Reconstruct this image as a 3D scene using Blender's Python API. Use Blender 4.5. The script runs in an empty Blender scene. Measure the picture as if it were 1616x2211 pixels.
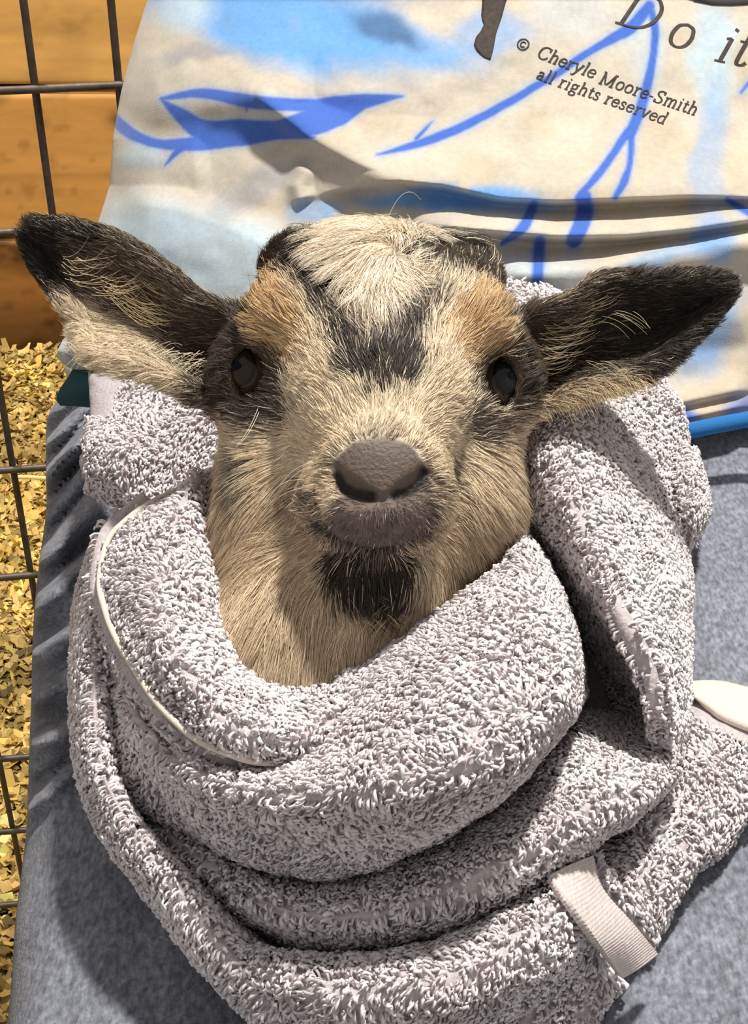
import bpy, math
import numpy as np
import openvdb

rng = np.random.default_rng(7)
scene = bpy.context.scene

# ---------------------------------------------------------------- camera, world, lamps, exposure
FPX, CX, CY, CAMZ = 3200.0, 808.0, 1105.5, 1.02
PITCH = math.radians(35)
cam_d = bpy.data.cameras.new('camera')
cam = bpy.data.objects.new('camera', cam_d)
scene.collection.objects.link(cam)
cam.location = (0, 0, CAMZ)
cam.rotation_euler = (math.pi / 2 - PITCH, 0, 0)
cam_d.sensor_fit = 'VERTICAL'
cam_d.sensor_height = 36.0
cam_d.lens = FPX / 2211 * 36.0
cam_d.clip_start = 0.02
scene.camera = cam

world = bpy.data.worlds.new('barn_air')
scene.world = world
world.use_nodes = True
world.node_tree.nodes['Background'].inputs[0].default_value = (1.0, 0.96, 0.91, 1)
world.node_tree.nodes['Background'].inputs[1].default_value = 0.45

def lamp(name, loc, aim, size, power, color, cone=0):
    d = bpy.data.lights.new(name, 'SPOT' if cone else 'AREA')
    if cone: d.spot_size = math.radians(cone); d.spot_blend = .5; d.shadow_soft_size = size
    else: d.shape = 'DISK'; d.size = size
    d.energy = power; d.color = color
    o = bpy.data.objects.new(name, d)
    scene.collection.objects.link(o)
    o.location = loc
    v = np.array(aim, float) - np.array(loc, float)
    v /= np.linalg.norm(v)
    o.rotation_euler = (math.acos(-v[2]), 0, math.atan2(-v[0], v[1]))
    return o
lamp('barn_lamp', (0.27, 0.64, 2.28), (0.0, 0.45, 0.7), 0.13, 38, (1.0, 0.95, 0.87))
lamp('background_fill', (-0.75, 1.35, 2.4), (-0.5, 1.55, 0.0), 0.08, 150, (1.0, 0.92, 0.80), 62)  # added fill spot to brighten floor and board wall, no known lamp there

scene.view_settings.view_transform = 'Standard'
scene.view_settings.look = 'None'
scene.view_settings.exposure = 0.0
scene.view_settings.gamma = 1.0
scene.view_settings.use_curve_mapping = False

# ---------------------------------------------------------------- helpers
FW = np.array([0, math.cos(PITCH), -math.sin(PITCH)])
UP = np.array([0, math.sin(PITCH), math.cos(PITCH)])
RT = np.array([1.0, 0, 0])
CAM = np.array([0, 0, CAMZ])
LAP = 0.68                                        # height of the lap above the floor

def P(px, py, t):
    """a point of the place seen at (px, py), t metres away along the lens axis"""
    px, py, t = np.broadcast_arrays(np.asarray(px, float), np.asarray(py, float), np.asarray(t, float))
    u = (px - CX) / FPX; v = (CY - py) / FPX
    return CAM + t[..., None] * (FW + u[..., None] * RT + v[..., None] * UP)
def t_of_h(py, h):
    v = (CY - np.asarray(py, float)) / FPX
    return (CAMZ - LAP - h) / (math.sin(PITCH) - math.cos(PITCH) * v)
def TH(a):
    """rows of (px, py, height above the lap in mm) -> points"""
    a = np.asarray(a, float)
    return P(a[..., 0], a[..., 1], t_of_h(a[..., 1], a[..., 2] / 1000))
def pix(p):
    q = np.asarray(p) - CAM
    t = q @ FW
    return CX + FPX * (q @ RT) / t, CY - FPX * (q @ UP) / t, t

def sm(e0, e1, x):
    x = np.clip((x - e0) / (e1 - e0), 0, 1)
    return x * x * (3 - 2 * x)
def norm(v):
    return v / np.maximum(np.linalg.norm(v, axis=-1, keepdims=True), 1e-12)
def lin(c):
    c = np.asarray(c, float) / 255
    return np.where(c <= .04045, c / 12.92, ((c + .055) / 1.055) ** 2.4)

def hash3(i, j, k):
    n = (i * 374761393 + j * 668265263 + k * 2147483647).astype(np.int64)
    n = (n ^ (n >> 13)) * 1274126177
    n = n & 0x7fffffff
    return ((n ^ (n >> 16)) & 0xffff) / 65535.0
def vnoise(p):
    """smooth value noise, p (...,2|3)"""
    p = np.asarray(p, float)
    if p.shape[-1] == 2:
        p = np.concatenate([p, np.zeros(p.shape[:-1] + (1,))], -1)
    i = np.floor(p).astype(np.int64); f = p - i; f = f * f * (3 - 2 * f)
    r = 0
    for a in (0, 1):
        for b in (0, 1):
            for c in (0, 1):
                w = (f[..., 0] if a else 1 - f[..., 0]) * (f[..., 1] if b else 1 - f[..., 1]) * (f[..., 2] if c else 1 - f[..., 2])
                r = r + w * hash3(i[..., 0] + a, i[..., 1] + b, i[..., 2] + c)
    return r
def fbm(p, o=3):
    r = 0; a = .5; s = 0
    for k in range(o):
        r = r + a * vnoise(np.asarray(p) * 2 ** k + 17.3 * k); s += a; a *= .5
    return r / s

def catmull(pts, n):
    """resample along axis 0 by arc length of a Catmull-Rom curve"""
    pts = np.asarray(pts, float)
    m = len(pts)
    ext = np.concatenate([2 * pts[:1] - pts[1:2], pts, 2 * pts[-1:] - pts[-2:-1]])
    def ev(s):
        s = np.clip(s, 0, m - 1 - 1e-9); i = np.floor(s).astype(int); f = s - i
        f = f.reshape((-1,) + (1,) * (pts.ndim - 1))
        a, b, c, d = ext[i], ext[i + 1], ext[i + 2], ext[i + 3]
        return .5 * (2 * b + (c - a) * f + (2 * a - 5 * b + 4 * c - d) * f ** 2 + (3 * b - a - 3 * c + d) * f ** 3)
    ss = np.linspace(0, m - 1, 16 * m)
    q = ev(ss)
    dq = np.linalg.norm(np.diff(q, axis=0), axis=-1)
    while dq.ndim > 1: dq = dq.mean(-1)
    L = np.concatenate([[0], np.cumsum(dq)])
    return ev(np.interp(np.linspace(0, L[-1], n), L, ss))
def loft(curves, nu, nv):
    """curves: list of control curves in 3-D; nu along each, nv across them"""
    g = np.stack([catmull(c, 40) for c in curves])        # K,40,3
    g = catmull(g, nv)                                     # nv,40,3
    return catmull(np.swapaxes(g, 0, 1), nu).swapaxes(0, 1)  # nv,nu,3
def grid_faces(nv, nu, wrap=False):
    i = np.arange(nv * nu).reshape(nv, nu)
    if wrap: i = np.concatenate([i, i[:, :1]], 1)
    return np.stack([i[:-1, :-1], i[:-1, 1:], i[1:, 1:], i[1:, :-1]], -1).reshape(-1, 4)
def grid_normals(g):
    du = np.gradient(g, axis=1); dv = np.gradient(g, axis=0)
    return norm(np.cross(du, dv))

def make(name, v, f, mat=None, parent=None, col=None, smooth=True, mats=None, mat_idx=None):
    """one mesh object from numpy arrays; f is an array or a list of arrays of 3- or 4-gons"""
    v = np.asarray(v, float)
    fs = f if isinstance(f, list) else [f]
    fs = [np.asarray(a, np.int32) for a in fs if len(a)]
    base = np.array(parent_loc(parent)) if parent is not None else np.zeros(3)
    me = bpy.data.meshes.new(name)
    me.vertices.add(len(v)); me.vertices.foreach_set('co', (v - base).astype(np.float32).ravel())
    loops = np.concatenate([a.ravel() for a in fs])
    sizes = np.concatenate([np.full(len(a), a.shape[1], np.int32) for a in fs])
    starts = np.concatenate([[0], np.cumsum(sizes)[:-1]]).astype(np.int32)
    me.loops.add(len(loops)); me.loops.foreach_set('vertex_index', loops)
    me.polygons.add(len(sizes)); me.polygons.foreach_set('loop_start', starts)
    try: me.polygons.foreach_set('loop_total', sizes)
    except Exception: pass
    me.update(calc_edges=True)
    me.polygons.foreach_set('use_smooth', np.full(len(sizes), smooth, bool))
    if col is not None:
        a = me.color_attributes.new('col', 'FLOAT_COLOR', 'POINT')
        c = np.ones((len(v), 4), np.float32); c[:, :3] = col
        a.data.foreach_set('color', c.ravel())
    for m in (mats or [mat]):
        if m is not None: me.materials.append(m)
    if mat_idx is not None: me.polygons.foreach_set('material_index', np.asarray(mat_idx, np.int32))
    me.validate()
    o = bpy.data.objects.new(name, me)
    scene.collection.objects.link(o)
    if parent is not None: o.parent = parent
    return o
def parent_loc(o):
    x = np.zeros(3)
    while o is not None:
        x = x + np.array(o.location); o = o.parent
    return x
def tag(o, label=None, cat=None, group=None, kind=None):
    for k, s in (('label', label), ('category', cat), ('group', group), ('kind', kind)):
        if s: o[k] = s
    return o
def empty(name, loc, label, cat, group=None):
    o = bpy.data.objects.new(name, None)
    scene.collection.objects.link(o); o.location = loc
    o.empty_display_size = .02
    return tag(o, label, cat, group)

def tubes(paths, radii, sides=3, cap=True):
    """paths N,S,3; radii N,S -> verts, quads, verts per path"""
    paths = np.asarray(paths, float); N, S = paths.shape[:2]
    radii = np.broadcast_to(radii, (N, S))
    T = norm(np.gradient(paths, axis=1))
    ref = np.where(np.abs(T[:, :1, 2:3]) > .9, np.array([1.0, 0, 0]), np.array([0, 0, 1.0]))
    A = norm(np.cross(T, np.broadcast_to(ref, T.shape))); B = np.cross(T, A)
    an = np.arange(sides) * 2 * math.pi / sides
    v = paths[:, :, None] + radii[..., None, None] * (np.cos(an)[:, None] * A[:, :, None] + np.sin(an)[:, None] * B[:, :, None])
    idx = np.arange(N * S * sides).reshape(N, S, sides)
    nx = np.roll(idx, -1, 2)
    q = np.stack([idx[:, :-1], nx[:, :-1], nx[:, 1:], idx[:, 1:]], -1).reshape(-1, 4)
    fs = [q]
    if cap:
        for e, fl in ((0, True), (S - 1, False)):
            c = idx[:, e, :]
            c = c[:, ::-1] if fl else c
            if sides in (3, 4): fs.append(c)
            else:
                tri = np.stack([np.repeat(c[:, :1], sides - 2, 1), c[:, 1:-1], c[:, 2:]], -1).reshape(-1, 3)
                fs.append(tri)
    return v.reshape(-1, 3), fs
def tube(path, r, sides=8, n=40):
    p = catmull(np.asarray(path, float), n)
    r = np.interp(np.linspace(0, 1, n), np.linspace(0, 1, np.size(r)), np.atleast_1d(r))
    return tubes(p[None], r[None], sides)
def merge(parts):
    V = []; Q = []; T = []; o = 0
    for v, f in parts:
        for a in (f if isinstance(f, list) else [f]):
            (Q if a.shape[1] == 4 else T).append(a + o)
        V.append(v); o += len(v)
    fs = []
    if Q: fs.append(np.concatenate(Q))
    if T: fs.append(np.concatenate(T))
    return np.concatenate(V), fs
def solid_sheet(g, thick):
    """a cloth sheet with thickness, front face as given, back face pushed away"""
    nv, nu = g.shape[:2]
    n = grid_normals(g)
    b = g - n * thick
    f = grid_faces(nv, nu); m = nv * nu
    i = np.arange(m).reshape(nv, nu)
    ring = np.concatenate([i[0, :], i[1:, -1], i[-1, -2::-1], i[-2:0:-1, 0]])
    r2 = np.roll(ring, -1)
    side = np.stack([ring, ring + m, r2 + m, r2], -1)
    return np.concatenate([g.reshape(-1, 3), b.reshape(-1, 3)]), [np.concatenate([f, f[:, ::-1] + m, side])]
def sample_grid(g, n, w=None):
    """n random points on a grid surface: positions, normals, (v,u) in 0..1, du dir"""
    nv, nu = g.shape[:2]
    c = (g[:-1, :-1] + g[1:, 1:]) / 2
    a = np.linalg.norm(np.cross(g[1:, 1:] - g[:-1, :-1], g[1:, :-1] - g[:-1, 1:]), axis=-1) / 2
    if w is not None: a = a * w(g)[:-1, :-1]
    pr = (a / a.sum()).ravel()
    k = rng.choice(len(pr), n, p=pr)
    i, j = k // (nu - 1), k % (nu - 1)
    fu, fv = rng.random(n)[:, None], rng.random(n)[:, None]
    p = (g[i, j] * (1 - fu) + g[i, j + 1] * fu) * (1 - fv) + (g[i + 1, j] * (1 - fu) + g[i + 1, j + 1] * fu) * fv
    nn = grid_normals(g)[i, j]
    return p, nn, np.stack([(i + fv[:, 0]) / (nv - 1), (j + fu[:, 0]) / (nu - 1)], -1), norm(np.gradient(g, axis=1)[i, j]), a.sum()

def poly_sd(px, py, poly):
    """signed distance in pixels to a closed polygon (negative inside)"""
    poly = np.asarray(poly, float)
    x = np.asarray(px, float); y = np.asarray(py, float)
    d = np.full(x.shape, 1e18); ins = np.zeros(x.shape, bool)
    for a, b in zip(poly, np.roll(poly, -1, 0)):
        e = b - a; wx = x - a[0]; wy = y - a[1]
        h = np.clip((wx * e[0] + wy * e[1]) / (e @ e + 1e-9), 0, 1)
        d = np.minimum(d, (wx - e[0] * h) ** 2 + (wy - e[1] * h) ** 2)
        c = ((a[1] > y) != (b[1] > y)) & (x < (b[0] - a[0]) * (y - a[1]) / (b[1] - a[1] + 1e-12) + a[0])
        ins ^= c
    d = np.sqrt(d)
    return np.where(ins, -d, d)
def line_d(px, py, line):
    """distance to a polyline, signed side (positive below/right of travel), parameter 0..1"""
    line = np.asarray(line, float)
    x = np.asarray(px, float); y = np.asarray(py, float)
    L = np.concatenate([[0], np.cumsum(np.linalg.norm(np.diff(line[:, :2], axis=0), axis=1))])
    best = np.full(x.shape, 1e9); sgn = np.zeros(x.shape); par = np.zeros(x.shape)
    for k in range(len(line) - 1):
        a, b = line[k, :2], line[k + 1, :2]; e = b - a
        wx = x - a[0]; wy = y - a[1]
        h = np.clip((wx * e[0] + wy * e[1]) / (e @ e + 1e-9), 0, 1)
        d = np.hypot(wx - e[0] * h, wy - e[1] * h)
        s = np.sign(e[0] * wy - e[1] * wx)
        m = d < best
        best = np.where(m, d, best); sgn = np.where(m, s, sgn)
        par = np.where(m, (L[k] + h * (L[k + 1] - L[k])) / L[-1], par)
    return best, sgn, par

# ---------------------------------------------------------------- materials
def material(name, color=(.5, .5, .5), rough=.8, attr=None, sheen=0, spec=.3, bump=None, metal=0, noise=None, transl=0):
    m = bpy.data.materials.new(name); m.use_nodes = True
    nt = m.node_tree; b = nt.nodes['Principled BSDF']
    b.inputs['Roughness'].default_value = rough
    b.inputs['Metallic'].default_value = metal
    b.inputs['Specular IOR Level'].default_value = spec
    if sheen:
        b.inputs['Sheen Weight'].default_value = sheen; b.inputs['Sheen Roughness'].default_value = .5
    src = None
    if attr:
        a = nt.nodes.new('ShaderNodeAttribute'); a.attribute_name = attr; src = a.outputs['Color']
    else:
        c = nt.nodes.new('ShaderNodeRGB'); c.outputs[0].default_value = (*color, 1); src = c.outputs[0]
    tc = nt.nodes.new('ShaderNodeTexCoord')
    if noise:                                   # (scale, darkest factor, brightest factor, stretch)
        mp = nt.nodes.new('ShaderNodeMapping'); mp.inputs['Scale'].default_value = noise[3]
        nt.links.new(tc.outputs['Object'], mp.inputs[0])
        nz = nt.nodes.new('ShaderNodeTexNoise'); nz.inputs['Scale'].default_value = noise[0]; nz.inputs['Detail'].default_value = 4
        nt.links.new(mp.outputs[0], nz.inputs['Vector'])
        mr = nt.nodes.new('ShaderNodeMapRange'); mr.inputs[1].default_value = .3; mr.inputs[2].default_value = .7
        mr.inputs[3].default_value = noise[1]; mr.inputs[4].default_value = noise[2]
        nt.links.new(nz.outputs[0], mr.inputs[0])
        vm = nt.nodes.new('ShaderNodeVectorMath'); vm.operation = 'SCALE'
        nt.links.new(src, vm.inputs[0]); nt.links.new(mr.outputs[0], vm.inputs['Scale'])
        src = vm.outputs[0]
    nt.links.new(src, b.inputs['Base Color'])
    if bump:                                    # (scale, strength, distance)
        nz = nt.nodes.new('ShaderNodeTexNoise'); nz.inputs['Scale'].default_value = bump[0]; nz.inputs['Detail'].default_value = 3
        nt.links.new(tc.outputs['Object'], nz.inputs['Vector'])
        bp = nt.nodes.new('ShaderNodeBump'); bp.inputs['Strength'].default_value = bump[1]; bp.inputs['Distance'].default_value = bump[2]
        nt.links.new(nz.outputs[0], bp.inputs['Height']); nt.links.new(bp.outputs[0], b.inputs['Normal'])
    if transl:
        tr = nt.nodes.new('ShaderNodeBsdfTranslucent'); mx = nt.nodes.new('ShaderNodeMixShader')
        nt.links.new(src, tr.inputs[0]); mx.inputs[0].default_value = transl
        nt.links.new(b.outputs[0], mx.inputs[1]); nt.links.new(tr.outputs[0], mx.inputs[2])
        nt.links.new(mx.outputs[0], nt.nodes['Material Output'].inputs[0])
    return m
M = dict(
    floor=material('packed_dirt', lin((120, 92, 45)), .95, noise=(30, .6, 1.2, (1, 1, 1))),
    shaving=material('pine_shaving', attr='col', rough=.7, transl=.15),
    board=material('pine_board', attr='col', rough=.55, noise=(26, .86, 1.1, (.12, 1, 1)), bump=(60, .25, .002)),
    wire=material('galvanised_wire', lin((92, 84, 76)), .5, metal=.55, noise=(120, .7, 1.25, (1, 1, 1))),
    shirt=material('dyed_cotton', attr='col', rough=.9, sheen=.15, spec=.15, noise=(420, .93, 1.06, (1, 1, 1)), bump=(1500, .25, .0006)),
    print=material('black_print', lin((62, 54, 50)), .75, noise=(500, .7, 1.4, (1, 1, 1))),
    jeans=material('faded_denim', attr='col', rough=.9, sheen=.1, spec=.15, noise=(700, .6, 1.4, (1, .45, 1)), bump=(1000, .5, .001)),
    terry=material('terry_ground', lin((196, 187, 190)), .95, sheen=.1, spec=.1, noise=(700, .8, 1.1, (1, 1, 1)), bump=(900, .5, .001)),
    pile=material('terry_loop', attr='col', rough=.85, spec=.2, transl=.12),
    hem=material('hem_cotton', lin((220, 210, 198)), .9, spec=.15, bump=(1500, .4, .0006)),
    band=material('woven_band', lin((214, 203, 200)), .9, spec=.15, noise=(900, .88, 1.08, (1, .3, 1)), bump=(1600, .5, .0006)),
    skin=material('goat_hide', attr='col', rough=.6, spec=.35, bump=(900, .6, .001)),
    fur=material('goat_hair', attr='col', rough=.45, spec=.4, transl=.10),
    eye=material('eyeball', attr='col', rough=.06, spec=.3),
    pupil=material('pupil', (.004, .005, .008), .2, spec=.08),
)

# ---------------------------------------------------------------- the setting: board wall, floor, bedding
WALLY, YAW = 1.865, 0.0
wx = np.array([math.cos(YAW), math.sin(YAW), 0]); wn = np.array([math.sin(YAW), -math.cos(YAW), 0])
W0 = np.array([-.3, WALLY, 0])

fx, fy = np.meshgrid(np.linspace(-2.2, 2.2, 60), np.linspace(-.8, 2.3, 50))
fz = .006 * (fbm(np.stack([fx, fy], -1) * 6) - .5) - .004
fl = np.stack([fx, fy, fz], -1)
tag(make('floor', fl.reshape(-1, 3), grid_faces(50, 60)[:, ::-1] if False else grid_faces(50, 60), M['floor']), 'packed dirt floor under the wood shavings', kind='structure')

# boards: one mesh each, children of the wall
bk = np.array([[-2.2, 0, -.02], [2.2, 0, -.02], [2.2, .06, -.02], [-2.2, .06, -.02]])
seams = [-.03, .170, .374, .578, .782, .986, 1.19, 1.394, 1.598, 1.8]
def wallp(s, d, z):
    s, d, z = np.broadcast_arrays(s, d, z)
    return W0 + s[..., None] * wx + d[..., None] * wn + z[..., None] * np.array([0, 0, 1.0])
s4 = np.array([-2.3, 2.3, 2.3, -2.3]); z4 = np.array([-.03, -.03, 1.8, 1.8])
wv = np.concatenate([wallp(s4, np.full(4, -.022), z4), wallp(s4, np.full(4, -.06), z4)])
wf = np.array([[0, 1, 2, 3], [7, 6, 5, 4], [0, 4, 5, 1], [1, 5, 6, 2], [2, 6, 7, 3], [3, 7, 4, 0]])
wall = tag(make('wall_back', wv, wf, material('wall_backing', lin((60, 38, 18)), .9)), 'orange pine board wall behind the wire panel', kind='structure')
tones = [(158, 108, 52), (196, 144, 76), (214, 164, 92), (204, 150, 80), (190, 130, 58), (200, 140, 64), (188, 126, 56), (196, 134, 60), (190, 130, 58)]
for k in range(9):
    z0, z1 = seams[k] + .0025, seams[k + 1] - .0025
    S, Z = np.meshgrid(np.concatenate([np.linspace(-2.3, -.95, 30), np.linspace(-.94, .3, 300 if k < 4 else 40), np.linspace(.31, 2.3, 30)]), np.linspace(z0, z1, 40 if k < 4 else 12))
    rim = np.minimum((Z - z0), (z1 - Z))
    D = .0 - .004 * np.exp(-(rim / .004) ** 2) + .0015 * (vnoise(np.stack([S * 4 + 9 * k, Z * 30], -1)) - .5)
    D[0, :] = D[-1, :] = -.021; D[:, 0] = D[:, -1] = -.021              # board edges return to the backing
    g = wallp(S, D, Z)
    grain = fbm(np.stack([S * 5 + 31 * k, Z * 90 + 4 * vnoise(np.stack([S * 3, Z * 8 + k], -1))], -1), 4)
    dirt = fbm(np.stack([S * 9 + 5 * k, Z * 14], -1), 4)
    c = lin(tones[k])[None, None] * (.88 + .46 * grain)[..., None]
    spots = sm(.60, .74, fbm(np.stack([S * 38 + 3 * k, Z * 46], -1), 3))
    if k <= 1:
        c = c * (1 - (.5 if k == 0 else .38) * sm(.46, .66, dirt) - .25 * spots)[..., None]
    else:
        c = c * (1 - .16 * sm(.5, .7, dirt) - .12 * spots)[..., None]
    if k == 0: c = c * (1 - .55 * sm(.12, .0, Z))[..., None]           # soaked and soiled along the floor
    for ks, kz, kr in ((-.03, .335, .012), (.5, .47, .016), (-.75, .62, .02), (-.30, .09, .012)):
        r = np.hypot((S - ks) / 1.3, Z - kz) / kr
        c = c * (1 - .75 * np.exp(-r ** 2))[..., None]
    make('board', g.reshape(-1, 3), grid_faces(*g.shape[:2]), M['board'], wall, c.reshape(-1, 3))

# bedding: curled shavings strewn over the floor, more of them where the floor lies open
def shavings():
    n = 60000
    x = np.concatenate([rng.uniform(-1.5, 1.6, n // 4), rng.uniform(-.8, -.15, n - n // 4)])
    y = rng.uniform(.45, 1.815, n)
    p0 = np.stack([x, y, np.zeros(n)], -1)
    heap = fbm(p0[:, :2] * 9, 3)
    z = .004 + .022 * heap * rng.random(n) ** .7 + .012 * sm(1.6, 1.85, y)
    L = rng.gamma(4, .0012, n) + .0022; W = L * rng.uniform(.2, .75, n); W = np.minimum(W, .0045)
    yaw = rng.uniform(0, 2 * math.pi, n); tilt = rng.normal(0, .38, n); roll = rng.normal(0, .45, n); curl = rng.uniform(-1.2, 1.2, n)
    u = np.linspace(-1, 1, 4)
    lx = u[None] * L[:, None]; lz = curl[:, None] * L[:, None] * u[None] ** 2 * .7
    cy, sy = np.cos(yaw)[:, None], np.sin(yaw)[:, None]
    V = np.zeros((n, 4, 2, 3))
    for s, k in ((-1, 0), (1, 1)):
        ly = s * W[:, None] * (1 - .25 * u[None] ** 2); 
        zz = lz + lx * np.sin(tilt)[:, None] + ly * np.sin(roll)[:, None]
        V[:, :, k, 0] = x[:, None] + lx * cy - ly * sy
        V[:, :, k, 1] = y[:, None] + lx * sy + ly * cy
        V[:, :, k, 2] = np.maximum(z[:, None] + zz, .001)
    i = np.arange(n * 8).reshape(n, 4, 2)
    q = np.stack([i[:, :-1, 0], i[:, 1:, 0], i[:, 1:, 1], i[:, :-1, 1]], -1).reshape(-1, 4)
    base = lin((226, 196, 122))[None] * np.exp(rng.normal(0, .28, n))[:, None] * np.where(rng.random(n) < .16, .45, 1)[:, None]
    base = base * np.array([1, 1, 1])[None] * (1 - .45 * sm(.5, .75, fbm(p0[:, :2] * 7 + 40, 3)))[:, None]
    base[:, 2] *= rng.uniform(.75, 1.15, n)
    o = make('wood_shavings', V.reshape(-1, 3), q, M['shaving'], None, np.repeat(np.clip(base, 0, .95), 8, 0), smooth=False)
    tag(o, 'yellow pine shavings bedding spread over the pen floor', 'bedding', kind='stuff')
shavings()
a0 = P(26, 1031, 1.0); a1 = P(98, 1034, 1.0)
def floor_at(px, py, z=.03):
    v = (CY - py) / FPX
    return P(px, py, (CAMZ - z) / (math.sin(PITCH) - math.cos(PITCH) * v))
v, f = tube([floor_at(24, 1030, .034), floor_at(60, 1030, .036), floor_at(104, 1033, .034)], .0026, 6, 8)
st = tag(make('straw', v, f, material('straw', lin((238, 214, 150)), .5)), 'pale straw stalk lying across the shavings left of the denim knee', 'straw')

# ---------------------------------------------------------------- welded wire panel
FYAW = math.radians(7.0)
ax = np.array([math.cos(FYAW), math.sin(FYAW), 0])
F0 = np.array([-.18, .865, 0])
def fence_hit(px, py):
    d = P(px, py, 1.0) - CAM
    n = np.array([-math.sin(FYAW), math.cos(FYAW), 0])
    t = ((F0 - CAM) @ n) / (d @ n)
    return CAM + t * d
pan = empty('wire_panel', tuple(F0), 'grey welded wire pen panel standing between the board wall and the seated person', 'fence')
def wire(name, a, b, r):
    n = 10
    p = np.linspace(a, b, n); p[1:-1] += rng.normal(0, .0004, (n - 2, 3))
    v, f = tubes(p[None], np.full((1, n), r), 8)
    make(name, v, f, M['wire'], pan)
sA = float((fence_hit(85, 250) - F0) @ ax); sB = float((fence_hit(250, 100) - F0) @ ax)
sC = float((fence_hit(35, 1120) - F0) @ ax); sD = float((fence_hit(15, 1830) - F0) @ ax)
print('wire s', sA, sB, sC, sD)
pit = sB - sA
ss = [sA - 0.0 + k * pit for k in range(-9, 12)]
for s in ss:
    b0 = F0 + s * ax
    wire('vertical_wire', b0 + np.array([0, 0, .004]), b0 + np.array([0, 0, 1.06]), .0024)
zr = [float(fence_hit(60, y)[2]) for y in (187, 494, 1005, 1235, 1627, 1784)]
print('rows', zr)
for z in zr + [zr[0] + .18, zr[0] + .27, .02, 1.05]:
    off = -.0042 * np.array([-math.sin(FYAW), math.cos(FYAW), 0])
    wire('horizontal_wire', F0 + (ss[0] - .02) * ax + off + np.array([0, 0, z]), F0 + (ss[-1] + .02) * ax + off + np.array([0, 0, z]), .0026)

# ---------------------------------------------------------------- the kid goat: one continuous hide grown as a distance field
VOX = .0011
lo = np.array([-.125, -.150, -.560]); hi = np.array([.125, .105, -.360])   # lens-axis aligned box (right, up, back)
dim = np.ceil((hi - lo) / VOX).astype(int)
field = np.full(dim, .05, np.float32)
def L3(px, py, t):
    return np.stack([(np.asarray(px, float) - CX) / FPX * t, (CY - np.asarray(py, float)) / FPX * t, -np.asarray(t, float) * np.ones(np.shape(px))], -1)
def to_world(q):
    return CAM + q[..., :1] * RT + q[..., 1:2] * UP - q[..., 2:3] * FW
def local(q0, r):
    a = np.clip(np.floor((q0 - r - lo) / VOX).astype(int), 0, dim - 1)
    return a
def block(mn, mx):
    a = np.clip(np.floor((mn - lo) / VOX).astype(int), 0, dim); b = np.clip(np.ceil((mx - lo) / VOX).astype(int) + 1, 0, dim)
    s = tuple(slice(i, j) for i, j in zip(a, b))
    g = np.stack(np.meshgrid(*[lo[k] + VOX * np.arange(a[k], b[k]) for k in range(3)], indexing='ij'), -1)
    return s, g
def smin(a, b, k):
    h = np.clip(.5 + .5 * (b - a) / k, 0, 1)
    return b * (1 - h) + a * h - k * h * (1 - h)
def put(s, d, k, sub=False):
    if sub: field[s] = -smin(-field[s], d, k)
    else: field[s] = smin(field[s], d.astype(np.float32), k)
def cone(a, b, k=.010, sub=False):
    """round cone: a, b = (px, py, depth, radius mm)"""
    pa, pb = L3(*a[:3]), L3(*b[:3]); ra, rb = a[3] / 1000, b[3] / 1000
    m = max(ra, rb) + k + .012
    s, g = block(np.minimum(pa, pb) - m, np.maximum(pa, pb) + m)
    e = pb - pa
    h = np.clip(((g - pa) @ e) / (e @ e + 1e-12), 0, 1)
    d = np.linalg.norm(g - pa - h[..., None] * e, axis=-1) - (ra + (rb - ra) * h)
    put(s, d, k, sub)
def ell(c, r, k=.010, sub=False):
    pc = L3(*c); r = np.asarray(r, float) / 1000
    m = r + k + .012
    s, g = block(pc - m, pc + m)
    q = (g - pc)
    k0 = np.linalg.norm(q / r, axis=-1); k1 = np.linalg.norm(q / r ** 2, axis=-1)
    put(s, k0 * (k0 - 1) / np.maximum(k1, 1e-9), k, sub)
def path(pts, k=.004, sub=False):
    for a, b in zip(pts[:-1], pts[1:]): cone(a, b, k, sub)
def sheet(rows, r, k=.006):
    g = loft([L3(*np.array(c, float).T) for c in rows], 70, 90).reshape(-1, 3)
    s, gg = block(g.min(0) - .012, g.max(0) + .012)
    sub = np.full(gg.shape[:3], .012, np.float32)
    o = gg[0, 0, 0]; sh = np.array(sub.shape)
    R = 6
    offs = np.stack(np.meshgrid(*[np.arange(-R, R + 1)] * 3, indexing='ij'), -1).reshape(-1, 3)
    b = np.round((g - o) / VOX).astype(int)
    flat = sub.reshape(-1)
    for of in offs:
        ii = b + of
        ok = ((ii >= 0) & (ii < sh)).all(1)
        ii = ii[ok]
        d = np.linalg.norm(o + ii * VOX - g[ok], axis=1) - r
        np.minimum.at(flat, (ii[:, 0] * sh[1] + ii[:, 1]) * sh[2] + ii[:, 2], d.astype(np.float32))
    put(s, sub, k)
# skull and brows
ell((815, 690, .458), (31, 24.5, 33), .01)
ell((655, 594, .456), (11, 10.5, 15), .016)
ell((1000, 602, .456), (11, 10.5, 15), .016)
cone((630, 695, .436, 13), (615, 760, .440, 12), .012)
cone((1005, 700, .436, 13), (1020, 770, .440, 12), .012)
cone((815, 668, .438, 22), (818, 860, .424, 23), .014)
cone((565, 800, .452, 14), (1065, 815, .452, 14), .014)
# muzzle, lips and chin
cone((818, 870, .426, 23), (822, 1000, .404, 15.5), .012)
ell((822, 1010, .400), (13.5, 9.5, 12), .006)
ell((818, 1098, .402), (17.5, 12.3, 15), .006)
ell((720, 1075, .410), (9, 11, 13), .007)
ell((915, 1070, .410), (7.5, 11, 13), .007)
cone((808, 1215, .414, 11.5), (812, 1150, .440, 20), .007)
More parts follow.
